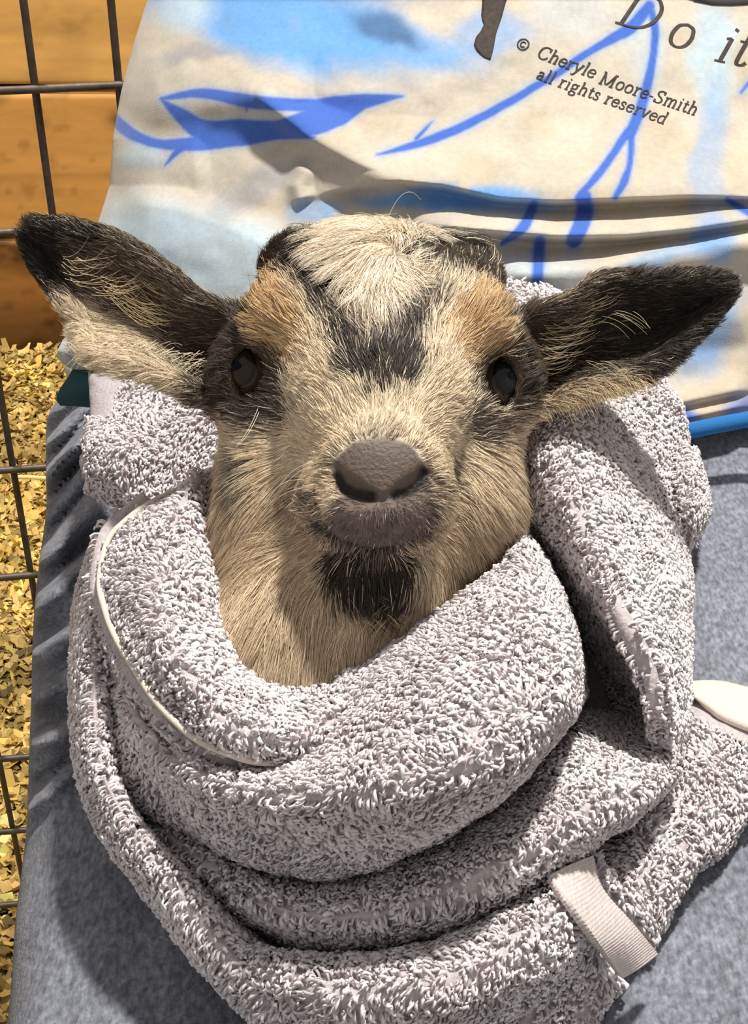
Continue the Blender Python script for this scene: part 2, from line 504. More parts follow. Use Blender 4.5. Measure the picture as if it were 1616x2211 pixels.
# cheeks, jaw, throat, neck
cone((610, 930, .450, 15), (630, 1060, .446, 15), .016)
cone((1010, 930, .450, 13), (1010, 1060, .446, 13), .016)
cone((740, 1090, .462, 28), (900, 1090, .462, 26), .016)
cone((690, 1060, .476, 32), (655, 1390, .440, 27), .016)
cone((880, 1090, .472, 26), (760, 1370, .440, 22), .016)
cone((690, 1400, .446, 26), (760, 1760, .420, 22), .012)
# ears
EAR_L = [[(515, 690, .452), (490, 740, .462), (480, 790, .468), (480, 830, .462), (490, 880, .450)],
         [(430, 645, .450), (415, 690, .462), (400, 745, .468), (400, 800, .458), (420, 848, .444)],
         [(350, 580, .452), (330, 630, .464), (310, 700, .468), (300, 755, .456), (320, 803, .442)],
         [(260, 522, .456), (240, 580, .468), (215, 660, .470), (190, 730, .460), (212, 772, .448)],
         [(150, 490, .462), (140, 540, .470), (140, 600, .474), (155, 655, .470), (172, 695, .462)],
         [(82, 490, .468), (75, 515, .472), (82, 545, .476), (97, 585, .474), (118, 615, .470)],
         [(62, 505, .471), (62, 515, .472), (65, 525, .472), (68, 535, .472), (75, 550, .471)]]
EAR_R = [[(1115, 690, .452), (1130, 740, .462), (1135, 790, .468), (1130, 850, .462), (1120, 885, .450)],
         [(1230, 650, .450), (1225, 700, .464), (1215, 770, .470), (1200, 830, .462), (1190, 866, .450)],
         [(1300, 607, .452), (1310, 670, .468), (1300, 740, .472), (1290, 800, .464), (1290, 838, .452)],
         [(1420, 602, .456), (1430, 650, .470), (1420, 710, .474), (1400, 770, .468), (1388, 804, .458)],
         [(1518, 600, .462), (1520, 635, .472), (1505, 680, .474), (1480, 715, .470), (1462, 752, .464)],
         [(1555, 605, .466), (1562, 625, .470), (1555, 648, .472), (1540, 665, .470), (1525, 690, .468)],
         [(1568, 615, .469), (1570, 622, .470), (1568, 630, .470), (1566, 636, .470), (1560, 645, .469)]]
sheet(EAR_L, .0022); sheet(EAR_R, .0022)
# ear canals, eye sockets, nostrils, mouth
cone((455, 790, .447, 4.5), (480, 830, .452, 3.5), .004, True)
cone((1140, 850, .447, 4.5), (1180, 830, .452, 4), .004, True)
EYE_L, EYE_R = (548, 803, .4445), (1070, 822, .4445)
for e, s in ((EYE_L, -1), (EYE_R, 1)):
    ell((e[0], e[1], e[2] - .001), (11.3, 10.6, 10.4), .004)                  # lid mound
    ell((e[0] + s * 4, e[1] + 2, e[2] - .0085), (5.6, 8.0, 9.5), .0025, True)   # opening
path([(726, 1022, .392, 1.6), (736, 1048, .390, 2.4), (762, 1066, .388, 2.8), (803, 1074, .388, 1.7)], .002, True)
path([(920, 1014, .393, 1.6), (911, 1042, .390, 2.4), (888, 1060, .388, 2.8), (856, 1070, .388, 1.7)], .002, True)
path([(829, 1080, .3875, .8), (826, 1130, .3865, .8), (822, 1170, .389, .8)], .002, True)
path([(672, 1075, .4055, 1.2), (688, 1130, .3995, 1.4), (725, 1170, .395, 1.5), (800, 1192, .3925, 1.6), (870, 1185, .3935, 1.5), (920, 1160, .397, 1.4), (945, 1115, .402, 1.2)], .003, True)

vg = openvdb.FloatGrid(); vg.background = .05
vg.copyFromArray(field)
pts, quads = vg.convertToQuads(0.0)
pts = np.asarray(pts, float) * VOX + lo; quads = np.asarray(quads, np.int64)
def grad_at(q):
    x = (q - lo) / VOX
    i = np.clip(np.round(x).astype(int), 2, dim - 3)
    g = [field[tuple(np.where(np.arange(3) == k, i + 1, i).T)] - field[tuple(np.where(np.arange(3) == k, i - 1, i).T)] for k in range(3)]
    return norm(np.stack(g, -1))
pn = grad_at(pts)
# drop loose crumbs
gw = to_world(pts)
qn = np.cross(gw[quads[:, 2]] - gw[quads[:, 0]], gw[quads[:, 3]] - gw[quads[:, 1]])
nw = to_world(pn) - CAM
if (qn * nw[quads[:, 0]]).sum() < 0: quads = quads[:, ::-1]

# coat colours, laid out on the head
CREAM, WHITE, TAN, BLACK, DARK, GREY, NOSE, BEIGE = [lin(c) for c in ((231, 214, 188), (246, 234, 216), (208, 176, 130), (30, 26, 23), (82, 71, 60), (152, 141, 125), (110, 97, 90), (210, 189, 160))]
COAT = [  # (polygon, softness px, colour, strength)
    ([(420, 1040), (1120, 1040), (1010, 1300), (800, 1550), (430, 1550)], 60, BEIGE, .9),
    ([(700, 440), (1060, 440), (1050, 495), (960, 505), (880, 530), (880, 690), (810, 700), (750, 620), (715, 540)], 16, WHITE, .9),
    ([(430, 700), (560, 480), (640, 500), (660, 570), (600, 590), (560, 640), (555, 760), (500, 920), (440, 900)], 12, DARK, .95),
    ([(530, 570), (575, 490), (680, 470), (715, 545), (740, 590), (755, 640), (720, 650), (680, 615), (640, 600), (565, 600), (552, 720), (505, 720), (510, 620)], 12, BLACK, .98),
    ([(865, 535), (950, 500), (1040, 495), (1080, 570), (1120, 640), (1110, 740), (1080, 700), (1085, 650), (1040, 610), (960, 600), (900, 580)], 12, BLACK, .92),
    ([(1080, 640), (1150, 600), (1200, 700), (1150, 900), (1095, 890), (1100, 780)], 14, DARK, .95),
    ([(553, 610), (600, 600), (640, 640), (665, 700), (655, 775), (610, 800), (570, 760), (550, 680)], 22, TAN, .95),
    ([(960, 700), (1030, 615), (1085, 640), (1086, 745), (1030, 795), (985, 780), (965, 740)], 24, TAN, .9),
    ([(640, 605), (700, 620), (790, 730), (740, 770), (690, 690)], 16, BLACK, .85),
    ([(760, 650), (840, 640), (850, 720), (800, 770), (770, 720)], 16, GREY, .55),
    ([(850, 640), (930, 620), (965, 640), (930, 700), (915, 750), (860, 750)], 18, BLACK, .8),
    ([(715, 700), (790, 755), (850, 730), (900, 700), (935, 690), (905, 750), (920, 790), (880, 850), (800, 850), (745, 810), (735, 760)], 18, BLACK, .93),
    ([(500, 745), (545, 725), (600, 770), (625, 820), (600, 850), (540, 880), (505, 840)], 10, DARK, .97),
    ([(520, 860), (610, 845), (640, 890), (600, 925), (530, 930)], 14, BLACK, .85),
    ([(1010, 830), (1040, 770), (1100, 750), (1120, 830), (1090, 890), (1040, 870)], 10, DARK, .97),
    ([(1005, 890), (1085, 880), (1090, 940), (1040, 970), (1000, 940)], 14, DARK, .85),
    ([(505, 985), (560, 975), (570, 1040), (540, 1060), (510, 1030)], 12, DARK, .8),
    ([(975, 985), (1000, 975), (985, 1040), (960, 1070), (955, 1040)], 8, DARK, .75),
    ([(1060, 1000), (1110, 1010), (1100, 1050), (1060, 1030)], 10, DARK, .5),
    ([(715, 1000), (760, 955), (830, 940), (890, 960), (922, 1010), (945, 1090), (935, 1160), (820, 1190), (720, 1175), (672, 1140), (662, 1110), (700, 1130), (715, 1090), (735, 1070)], 9, NOSE, .97),
    ([(640, 1045), (672, 1050), (690, 1100), (672, 1110), (650, 1085)], 8, DARK, .8),
    ([(790, 905), (850, 900), (870, 950), (770, 955)], 20, GREY, .5),
    ([(705, 1185), (900, 1190), (895, 1270), (860, 1300), (780, 1300), (715, 1260)], 10, BLACK, .96),
    ([(890, 1180), (950, 1160), (940, 1260), (900, 1270)], 12, CREAM, .9),
    ([(440, 1200), (500, 1180), (490, 1400), (450, 1380)], 22, GREY, .5),
    ([(600, 1400), (750, 1380), (760, 1500), (560, 1520)], 30, DARK, .35),
    # ears
    ([(40, 460), (300, 470), (520, 650), (520, 900), (440, 880), (300, 740), (120, 660), (40, 600)], 12, DARK, .97),
    ([(40, 450), (270, 490), (180, 560), (150, 620), (90, 640), (30, 560)], 22, BLACK, .9),
    ([(130, 640), (210, 650), (330, 710), (420, 760), (440, 830), (330, 830), (220, 790), (150, 720)], 16, CREAM, .9),
    ([(340, 740), (420, 765), (490, 850), (440, 850), (380, 790)], 8, BLACK, .9),
    ([(1120, 690), (1230, 620), (1300, 560), (1600, 570), (1600, 700), (1400, 830), (1270, 815), (1120, 900)], 10, DARK, .97),
    ([(1240, 640), (1330, 600), (1600, 570), (1600, 700), (1380, 815), (1180, 850), (1120, 900), (1170, 780)], 16, BLACK, .78),
    ([(1120, 895), (1200, 845), (1300, 815), (1400, 800), (1380, 850), (1200, 900)], 10, BEIGE, .85),
]
def coat(q, jit=0):
    px = CX - FPX * q[:, 0] / q[:, 2]; py = CY + FPX * q[:, 1] / q[:, 2]
    if jit:
        px = px + rng.normal(0, jit, len(px)); py = py + rng.normal(0, jit, len(px))
    c = np.tile(CREAM, (len(q), 1))
    back = q[:, 2] < -.482
    for poly, soft, colr, k in COAT:
        pa = np.array(poly, float)
        m = (px > pa[:, 0].min() - soft) & (px < pa[:, 0].max() + soft) & (py > pa[:, 1].min() - soft) & (py < pa[:, 1].max() + soft)
        if not m.any(): continue
        w = k * sm(soft * .6, -soft * .6, poly_sd(px[m], py[m], pa))
        if jit: w = np.where(rng.random(len(w)) < .7, (w > rng.random(len(w))) * min(1, k * 1.03), w)
        c[m] = c[m] * (1 - w[:, None]) + colr * w[:, None]
    return c
goat = empty('goat', tuple(TH([700, 1500, 0])), 'baby goat with cream, black and tan face wrapped in a grey towel', 'goat')
hc = coat(pts)
pxs = CX - FPX * pts[:, 0] / pts[:, 2]; pys = CY + FPX * pts[:, 1] / pts[:, 2]
for ln, wd in (([(727, 1028), (740, 1052), (765, 1066), (802, 1073)], 17), ([(919, 1020), (908, 1046), (885, 1062), (856, 1070)], 17), ([(672, 1075), (688, 1130), (725, 1170), (800, 1192), (870, 1185), (920, 1160), (945, 1115)], 13)):
    k = .95 * sm(wd, wd * .45, line_d(pxs, pys, ln)[0])[:, None] * (pts[:, 2] > -.43)[:, None]
    hc = hc * (1 - k) + lin((16, 12, 11)) * k                     # near-black nostril pigment, same tone carried along the mouth groove
pxp, pyp, _ = pix(gw)
depth_dark = sm(0, 1, np.zeros(len(pts)))
body = make('body', gw, quads, M['skin'], goat, hc * .85)
tag(body, 'hide with dark nostrils and mouth')
# eyeballs
for e, s in ((EYE_L, -1), (EYE_R, 1)):
    c = to_world(L3(e[0] + s * 2, e[1] + 1, e[2] - .0016)[None])[0]
    fwd = norm((-FW * .78 + RT * s * .55 + UP * .12)[None])[0]
    a = norm(np.cross(fwd, UP)[None])[0]; b = np.cross(fwd, a)
    th, ph = np.meshgrid(np.linspace(0, math.pi, 30), np.linspace(0, 2 * math.pi, 40))
    r = .0088 + .0007 * np.exp(-(th / .55) ** 2)
    v = c + r[..., None] * (np.cos(th)[..., None] * fwd + np.sin(th)[..., None] * (np.cos(ph)[..., None] * a + np.sin(ph)[..., None] * b))
    iris = lin((52, 36, 24)) if s < 0 else lin((30, 30, 34))
    col = np.where((th < .78)[..., None], iris * (.6 + .8 * vnoise(np.stack([ph * 9, th * 3], -1)))[..., None], lin((70, 56, 46)))
    col = np.where(((th > .74) & (th < .84))[..., None], lin((20, 16, 14)), col)
    ey = make('eye', v.reshape(-1, 3), grid_faces(40, 30), M['eye'], goat, col.reshape(-1, 3))
    tag(ey, 'dark brown eye' if s < 0 else 'blue-black eye')
    u, w = np.meshgrid(np.linspace(0, 1, 8), np.linspace(0, 2 * math.pi, 24))
    pv = c + .00965 * norm(fwd + .34 * (u * np.cos(w))[..., None] * a + .17 * (u * np.sin(w))[..., None] * b)
    make('pupil', pv.reshape(-1, 3), grid_faces(24, 8), M['pupil'], ey)

# the coat: strands rooted on the hide
def hair_object(name, pathsw, rad, col, label=None):
    n, S = pathsw.shape[:2]
    hc_ = bpy.data.hair_curves.new(name)
    hc_.add_curves([S] * n)
    base = np.array(parent_loc(goat))
    hc_.attributes['position'].data.foreach_set('vector', (pathsw - base).astype(np.float32).ravel())
    ra = hc_.attributes.get('radius') or hc_.attributes.new('radius', 'FLOAT', 'POINT')
    ra.data.foreach_set('value', rad.astype(np.float32).ravel())
    ca = hc_.attributes.new('col', 'FLOAT_COLOR', 'CURVE')
    c4 = np.ones((n, 4), np.float32); c4[:, :3] = col
    ca.data.foreach_set('color', c4.ravel())
    hc_.materials.append(M['fur'])
    o = bpy.data.objects.new(name, hc_)
    scene.collection.objects.link(o); o.parent = goat
    tag(o, label, kind='stuff')
    return o
def grow():
    c = pts[quads]
    ar = np.linalg.norm(np.cross(c[:, 2] - c[:, 0], c[:, 3] - c[:, 1]), axis=1) / 2
    ctr = c.mean(1); cn = grad_at(ctr)
    px = CX - FPX * ctr[:, 0] / ctr[:, 2]; py = CY + FPX * ctr[:, 1] / ctr[:, 2]
    facing = (norm(-ctr) * cn).sum(1)
    w = ar * np.where(facing > -.35, 1.0, .25)
    w = w * sm(1560, 1480, py)
    eyeL = np.hypot((px - EYE_L[0] + 4) / 27, (py - EYE_L[1]) / 38) < 1; eyeR = np.hypot((px - EYE_R[0] - 4) / 27, (py - EYE_R[1]) / 38) < 1
    w = w * np.where(eyeL | eyeR, 0, 1)
    w = w * np.where(np.hypot((px - 820) / 100, (py - 1018) / 72) < 1, .0, 1) * np.where(np.hypot((px - 812) / 118, (py - 1095) / 88) < 1, .3, 1)
    N = 170000
    k = rng.choice(len(w), N, p=w / w.sum())
    f = rng.random((N, 2, 1))
    cc = c[k]
    p = (cc[:, 0] * (1 - f[:, 0]) + cc[:, 1] * f[:, 0]) * (1 - f[:, 1]) + (cc[:, 3] * (1 - f[:, 0]) + cc[:, 2] * f[:, 0]) * f[:, 1]
    n = grad_at(p)
    px = CX - FPX * p[:, 0] / p[:, 2]; py = CY + FPX * p[:, 1] / p[:, 2]
    earL = sm(500, 455, px) * (py < 900); earR = sm(1130, 1165, px) * (py < 905)
    nose0 = L3(822, 1045, .385)
    flow = norm(p - nose0)
    def image_flow(cx, cy): return np.stack([px - cx, cy - py, 0 * px], -1)
    crown = sm(20, -25, poly_sd(px, py, [(700, 440), (1050, 440), (1040, 515), (890, 540), (875, 620), (830, 660), (790, 630), (750, 590), (690, 530)]))
    cw = 150 * np.stack([vnoise(p * 130 + 3) - .5, vnoise(p * 130 + 33) - .5, 0 * px], -1)
    cf = (image_flow(850, 520) + cw) * np.array([1.1, .8, 0]) + np.array([0, -35, 0])
    cf = cf / (np.linalg.norm(cf, axis=1, keepdims=True) + 60)
    flow = flow * (1 - crown[:, None]) + cf * crown[:, None]
    cheek = sm(930, 1030, py) * sm(130, 210, np.abs(px - 815))
    flow = flow * (1 - .7 * cheek[:, None]) + .7 * cheek[:, None] * norm(np.stack([.75 * np.sign(px - 800), -1 + 0 * px, -.2 + 0 * px], -1))
    neck = sm(1170, 1290, py)
    flow = flow * (1 - neck[:, None]) + neck[:, None] * norm(np.stack([(px - 720) / 500, -1 + 0 * px, .1 + 0 * px], -1))
    flow = flow * (1 - earL[:, None]) + earL[:, None] * norm(np.array([-.85, .42, 0]) + np.stack([0 * px, (py < 640) * .3 - (py > 700) * .5, 0 * px], -1))
    flow = flow * (1 - earR[:, None]) + earR[:, None] * norm(np.array([.95, .12, 0]) + np.stack([0 * px, (py < 680) * .3 - (py > 760) * .5, 0 * px], -1))
    nd = np.hypot((px - 820) / 115, (py - 1015) / 95)
    lip = np.hypot((px - 815) / 150, (py - 1090) / 120)
    near = np.minimum(nd, lip)
    L = .0030 + .0045 * sm(1.0, 3.2, near) - .0012 * sm(700, 620, py)
    L = L * (1 - np.maximum(earL, earR) * .45)
    L = np.where(near < 1, .0004 + .0022 * sm(.78, 1, near), L)
    L = L + crown * .0055 + cheek * .007 + neck * .007
    beard = (poly_sd(px, py, [(700, 1195), (905, 1195), (890, 1300), (720, 1290)]) < 8)
    L = np.where(beard, .008, L)
    lidd = np.minimum(np.hypot(px - EYE_L[0], py - EYE_L[1]), np.hypot(px - EYE_R[0], py - EYE_R[1]))
    L = L * sm(20, 80, lidd) + .0020
    L = L + .0035 * (poly_sd(px, py, [(530, 560), (575, 480), (690, 470), (690, 560), (580, 610)]) < 10)
    L = L * rng.uniform(.6, 1.25, N)
    lift = .28 + .25 * (near < 1) + .1 * crown + .18 * np.maximum(earL, earR)
    clump = np.stack([vnoise(p * 420), vnoise(p * 420 + 50), vnoise(p * 420 + 90)], -1) - .5
    wav = np.stack([vnoise(p * 110), vnoise(p * 110 + 50), vnoise(p * 110 + 90)], -1) - .5
    d = flow + clump * 1.0 + wav * (.8 + .9 * crown[:, None]) + rng.normal(0, .10, (N, 3))
    d = norm(d - (d * n).sum(1, keepdims=True) * n)
    S = 5
    s = np.linspace(0, 1, S)[None, :, None]
    grav = np.array([0, -.82, -.57 * -1]) * 0 + np.array([0, -.35, 0])
    lf = (lift * rng.uniform(.5, 1.5, N))[:, None, None]
    Ld = L[:, None, None]
    q = p[:, None] + Ld * (s * d[:, None] + lf * (s - .55 * s ** 2) * n[:, None] + .25 * s ** 2 * grav)
    q = q + Ld * s ** 2 * (rng.normal(0, .07, (N, 1, 3)))
    # locks: neighbouring tips lean together
    jit = np.stack([vnoise(p * 300 + 11), vnoise(p * 300 + 41), vnoise(p * 300 + 81)], -1)
    cell = np.floor(p / .0026 + jit * 1.4).astype(np.int64)
    key = (cell[:, 0] * 1000003 + cell[:, 1]) * 1000003 + cell[:, 2]
    _, inv, cnt = np.unique(key, return_inverse=True, return_counts=True)
    mean = np.zeros((len(cnt), S, 3))
    np.add.at(mean, inv, q); mean /= cnt[:, None, None]
    kk = (.62 * sm(.0028, .007, L))[:, None, None] * s ** 1.3
    q = q * (1 - kk) + mean[inv] * kk
    rad = (.000085 * rng.uniform(.7, 1.35, N))[:, None] * np.array([1, 1, .85, .6, .15])[None]
    col = coat(p, 12) * np.exp(rng.normal(0, .2, N))[:, None]
    col = col * (.86 + .3 * vnoise(p * 420 + 7))[:, None]
    mixg = (earL * (px > 150) * (rng.random(N) < .30) * rng.uniform(.3, 1, N) + earR * (px < 1330) * (rng.random(N) < .2) * rng.uniform(.2, .8, N))[:, None]
    col = col * (1 - mixg) + lin((176, 158, 130)) * mixg
    qw = to_world(q)
    ear = (earL > .5) | (earR > .5)
    bd = beard & ~ear
    nk = (py > 1250) & ~ear & ~bd
    cr = (crown > .5)
    rest = ~(ear | bd | nk | cr)
    hair_object('ear_fur', qw[ear], rad[ear], col[ear], 'black and brown ear fur')
    hair_object('beard', qw[bd], rad[bd], col[bd], 'black chin hair')
    hair_object('neck_fur', qw[nk], rad[nk], col[nk], 'beige throat and neck fur')
    hair_object('forehead_tuft', qw[cr], rad[cr], col[cr], 'long cream hair on the crown')
    hair_object('face_fur', qw[rest], rad[rest], col[rest])
grow()
# long pale guard hairs in the ears and a few whiskers
def wisps():
    P0 = []; P1 = []; C = []
    def w(a, b, c, bend=.0015, n=1, spread=8):
        bend0 = bend
        spread = spread * (2.2 if n > 2 else 1)
        for _ in range(n * 2 if n > 2 else n):
            bend = bend0 * rng.uniform(.2, 1.6)
            j = rng.normal(0, spread, 2); a_ = (a[0] + j[0], a[1] + j[1], a[2]); b_ = (b[0] + j[0] + rng.normal(0, spread), b[1] + j[1] + rng.normal(0, spread), b[2])
            A, B = L3(*a_), L3(*b_)
            s = np.linspace(0, 1, 6)[:, None]
            P0.append(A * (1 - s) + B * s + bend * 4 * (s * (1 - s)) * np.array([0, 1.0, .6])); C.append(lin(c))
    pale = (222, 200, 160)
    for y, x in ((640, 1290), (665, 1265), (690, 1255), (715, 1250), (735, 1235), (755, 1220), (770, 1205)):
        w((x - 70, y + 12, .452), (x + 25, y - 2, .449), (196, 178, 146), -.002, 5, 5)
    for a, b in (((1320, 680), (1400, 715)), ((1330, 670), (1395, 708)), ((1300, 685), (1370, 725)), ((1375, 670), (1405, 705)), ((1270, 780), (1340, 822)), ((1290, 785), (1345, 818)), ((1310, 780), (1355, 815)), ((1330, 790), (1365, 820))):
        w((*a, .455), (*b, .450), (206, 190, 158), .001, 2, 4)
    for a, b in (((150, 565), (215, 555)), ((165, 590), (245, 575)), ((210, 615), (285, 610)), ((230, 630), (300, 620)), ((250, 640), (350, 690)), ((280, 650), (360, 685)), ((300, 640), (370, 670)), ((290, 600), (350, 640)), ((290, 560), (360, 590)), ((260, 545), (330, 560))):
        w((*a, .458), (*b, .452), pale, -.0015, 5, 6)
    for x in range(180, 420, 14):
        w((x + 30, 735 + (x - 180) * .22, .450), (x - 25, 775 + (x - 180) * .16, .446), (228, 214, 188), .001, 4, 6)
    for x in range(1150, 1400, 10):
        w((x, 868 - (x - 1150) * .2, .450), (x + 28, 905 - (x - 1150) * .2, .447), (214, 194, 156), .001, 3, 4)
    w((548, 660, .445), (505, 500, .440), (240, 230, 210), .004); w((552, 670, .445), (520, 520, .440), (240, 230, 210), .004)
    w((560, 885, .432), (515, 965, .425), (245, 235, 215), -.001, 2, 3)
    w((840, 480, .452), (915, 452, .450), (240, 235, 225), .003)
    for x, y in ((700, 1010), (690, 1060), (935, 1040), (940, 1085)):
        w((x, y, .402), (x + (-110 if x < 800 else 110), y + 60, .40), (225, 215, 195), .003, 2, 8)
    q = np.stack(P0); c = np.array(C) * np.exp(rng.normal(0, .12, len(C)))[:, None]
    rad = np.full(q.shape[:2], .000085) * np.linspace(1, .3, 6)[None]
    hair_object('guard_hair', to_world(q), rad, c, 'long pale guard hairs and whiskers')
wisps()

# ---------------------------------------------------------------- the seated person: jeans and T-shirt
person = empty('person', (0.0, .30, 0.0), 'seated person in blue tie-dyed T-shirt and faded jeans, goat bundle on lap', 'person')
JL = np.array([(700, 200), (780, 190), (850, 138), (900, 102), (1000, 97), (1100, 98), (1200, 84), (1300, 72), (1400, 66), (1500, 64), (1600, 60), (1700, 57), (1800, 52), (1900, 40), (2000, 28), (2100, 22), (2211, 12), (2400, -10), (2700, -60)], float)
def jeans():
    rows = []
    for y, L in JL:
        hb = 0 if y < 2450 else -(y - 2450) * .05
        rows.append([(L + 330, y, -150), (L + 120, y, -125), (L + 28, y, -76), (L, y, -38), (L + 42, y, -13), (L + 120, y, -5), (L + 330, y, -1 + hb), (760, y, -9 + hb), (1150, y, -2 + hb), (1500, y, 3 + hb), (1850, y, -8 + hb), (2010, y, -46), (2000, y, -90), (1700, y, -140)])
    pr = np.array(rows)
    nu, nv = 250, 310
    g = np.stack([catmull(c, 80) for c in pr]); g = catmull(g, nv); g = catmull(g.swapaxes(0, 1), nu).swapaxes(0, 1)
    px, py = g[..., 0], g[..., 1]
    L = np.interp(py, JL[:, 0], JL[:, 1])
    d = px - L
    # puckers along the outer seam, running up and inwards
    jx = px + 16 * (fbm(np.stack([px / 60, py / 60], -1)) - .5); jy = py + 16 * (fbm(np.stack([px / 60 + 7, py / 60], -1)) - .5)
    ridge = np.zeros_like(px)
    for ln, dp, wd in (([(60, 1392), (150, 1340)], 13, 24), ([(55, 1472), (118, 1452)], 13, 26), ([(50, 1570), (170, 1535)], 14, 26), ([(45, 1730), (160, 1636)], 8, 15),
                       ([(70, 1280), (215, 1150)], 8, 20), ([(80, 1180), (205, 1035)], 11, 22), ([(85, 1100), (220, 955)], 11, 20), ([(85, 1005), (195, 895)], 10, 18), ([(90, 945), (200, 845)], 9, 15)):
        q, sg, par = line_d(jx, jy, ln)
        wv_ = np.where(sg > 0, wd * .55, wd * 1.35)
        ridge = ridge - dp * (1 - .7 * par) * np.exp(-(q / wv_) ** 2) + .45 * dp * (1 - .7 * par) * np.exp(-((q - 1.6 * wd) / wd) ** 2) * (sg > 0)
    g[..., 2] += 2.7 * ridge
    g[..., 2] += 5 * (fbm(np.stack([px / 170, py / 170], -1), 3) - .5)
    p = TH(g)
    n0 = fbm(np.stack([px / 120, py / 120], -1), 4)
    weave = vnoise(np.stack([px / 5 + py / 11, py / 7], -1))
    c = lin((122, 126, 137))[None, None] * (.78 + .5 * n0)[..., None] * (.72 + .56 * weave)[..., None]
    c = c + (lin((150, 152, 158)) - c) * (.5 * sm(.6, .85, fbm(np.stack([px / 40, py / 60], -1), 3)))[..., None] * sm(260, 60, d)[..., None]
    v, f = p.reshape(-1, 3), grid_faces(nv, nu)
    n = grid_normals(p)
    if (n * norm(CAM - p)).sum() < 0: f = f[:, ::-1]
    parts = [(v, f)]
    cols = [c.reshape(-1, 3)]
    for sx in (-.085, .12):                                   # lower legs down to the floor
        th = np.linspace(0, 2 * math.pi, 25)[:-1]
        prof = np.array([(.20, .66, .062), (.165, .60, .070), (.14, .50, .066), (.13, .30, .062), (.13, .05, .064), (.13, .01, .064)])
        rings = np.stack([np.stack([sx + r * np.cos(th), y + r * np.sin(th), z + 0 * th], -1) for y, z, r in prof])
        parts.append((rings.reshape(-1, 3), grid_faces(len(prof), 24, True)))
        cols.append(np.tile(lin((110, 115, 128)), (rings.size // 3, 1)))
    v, f = merge(parts)
    return make('jeans', v, f, M['jeans'], person, np.concatenate(cols))
jn = jeans()

SL = np.array([(-600, 420), (-300, 385), (0, 318), (100, 287), (200, 261), (300, 243), (400, 237), (470, 215), (560, 185), (700, 150), (800, 140), (900, 160), (1000, 190)], float)
PXC, BDEP = 1150.0, .105
FOLDS = [  # (ridge line, height m, reach above px, reach below px)
    ([(655, 432), (700, 414), (780, 396), (860, 388), (960, 398), (1080, 425), (1200, 432), (1350, 426), (1500, 420), (1640, 424), (1900, 440)], .017, 95, 12),
    ([(840, 470), (940, 486), (1060, 496), (1200, 508), (1350, 506), (1480, 494), (1640, 470), (1900, 440)], .019, 36, 13),
    ([(1020, 590), (1150, 592), (1280, 582), (1420, 556), (1540, 532), (1640, 515), (1900, 480)], .018, 30, 60),
    ([(500, 150), (580, 222), (660, 285), (760, 342), (850, 384), (920, 402)], .016, 50, 32),
    ([(262, 225), (400, 205), (560, 208), (700, 235)], .012, 130, 60),
    ([(250, 440), (380, 455), (500, 500), (620, 560)], .012, 40, 130),
    ([(655, 445), (640, 400), (660, 350)], .006, 20, 30),
    ([(240, 330), (340, 360), (460, 350)], .004, 60, 60),
    ([(620, 160), (800, 190), (1000, 210)], .004, 90, 60),
    ([(1000, 330), (1200, 350), (1400, 340), (1640, 330)], .004, 80, 80),
    ([(1340, 690), (1480, 690), (1640, 640)], .008, 60, 60),
    ([(1380, 880), (1480, 866), (1640, 832)], .010, 28, 14),
    ([(1380, 925), (1480, 903), (1640, 868)], .010, 20, 12),
]
def shirt_t(px, py):
    L = np.interp(py, SL[:, 0], SL[:, 1])
    T = np.interp(py, [-600, -300, 0, 400, 700, 940, 1000], [.60, .635, .655, .628, .613, .606, .612])
    s = np.sqrt(np.clip(1 - ((PXC - px) / (PXC - L)) ** 2, 0, 1))
    t = T + BDEP * (1 - s)
    z = np.zeros_like(t)
    for ln, a, wu, wd in FOLDS:
        d, sg, par = line_d(px, py, ln)
        fade = sm(0, .2, par) * sm(1, .8, par) if ln[-1][0] < 1900 else sm(0, .14, par)
        f = a * fade * np.exp(-(d / np.where(sg > 0, wd, wu)) ** 2)
        z = np.maximum(z, f) + .3 * np.minimum(z, f)
    return t - z + .06 * sm(905, 950, py + 70 * sm(420, 300, px)) - .005 * (fbm(np.stack([px / 140, py / 110], -1)) - .5)
DEEP, SKY, PALE, OFF, NAVY = [lin(c) for c in ((52, 96, 190), (108, 160, 216), (178, 198, 212), (192, 184, 170), (74, 100, 140))]
WASH = [  # (centre, radii, angle, colour, strength)
    ((640, 60), (260, 90), .25, SKY, 1.0), ((860, 95), (190, 45), .2, SKY, .8), ((830, 70), (80, 30), .3, NAVY, .7), ((560, -40), (320, 90), 0, SKY, .8),
    ((1060, 75), (90, 45), 0, SKY, .55), ((400, 20), (60, 50), 0, PALE, .9), ((420, 115), (90, 20), -.1, NAVY, .35),
    ((420, 540), (260, 100), .15, PALE, .85), ((560, 400), (120, 30), -.5, NAVY, .3), ((960, 425), (190, 26), -.03, SKY, .95), ((1100, 440), (120, 20), 0, SKY, .6),
    ((1540, 120), (50, 130), 0, PALE, .8), ((1535, 330), (35, 150), .1, SKY, .45), ((1545, 520), (45, 60), 0, SKY, .6), ((1450, 550), (120, 24), -.3, SKY, .55),
    ((1530, 720), (60, 110), .5, SKY, .65), ((1420, 720), (80, 40), 0, PALE, .5), ((1600, 885), (40, 40), 0, DEEP, .6), ((1490, 905), (26, 24), 0, DEEP, .9),
    ((300, 340), (50, 30), 0, PALE, .7), ((270, 130), (26, 80), .3, NAVY, .3), ((1240, 30), (90, 60), 0, PALE, .35), ((680, 460), (60, 30), -.3, SKY, .6),
    ((1180, 590), (90, 40), 0, PALE, .5), ((1390, 90), (50, 90), 0, PALE, .4), ((900, 620), (300, 60), 0, PALE, .4),
]
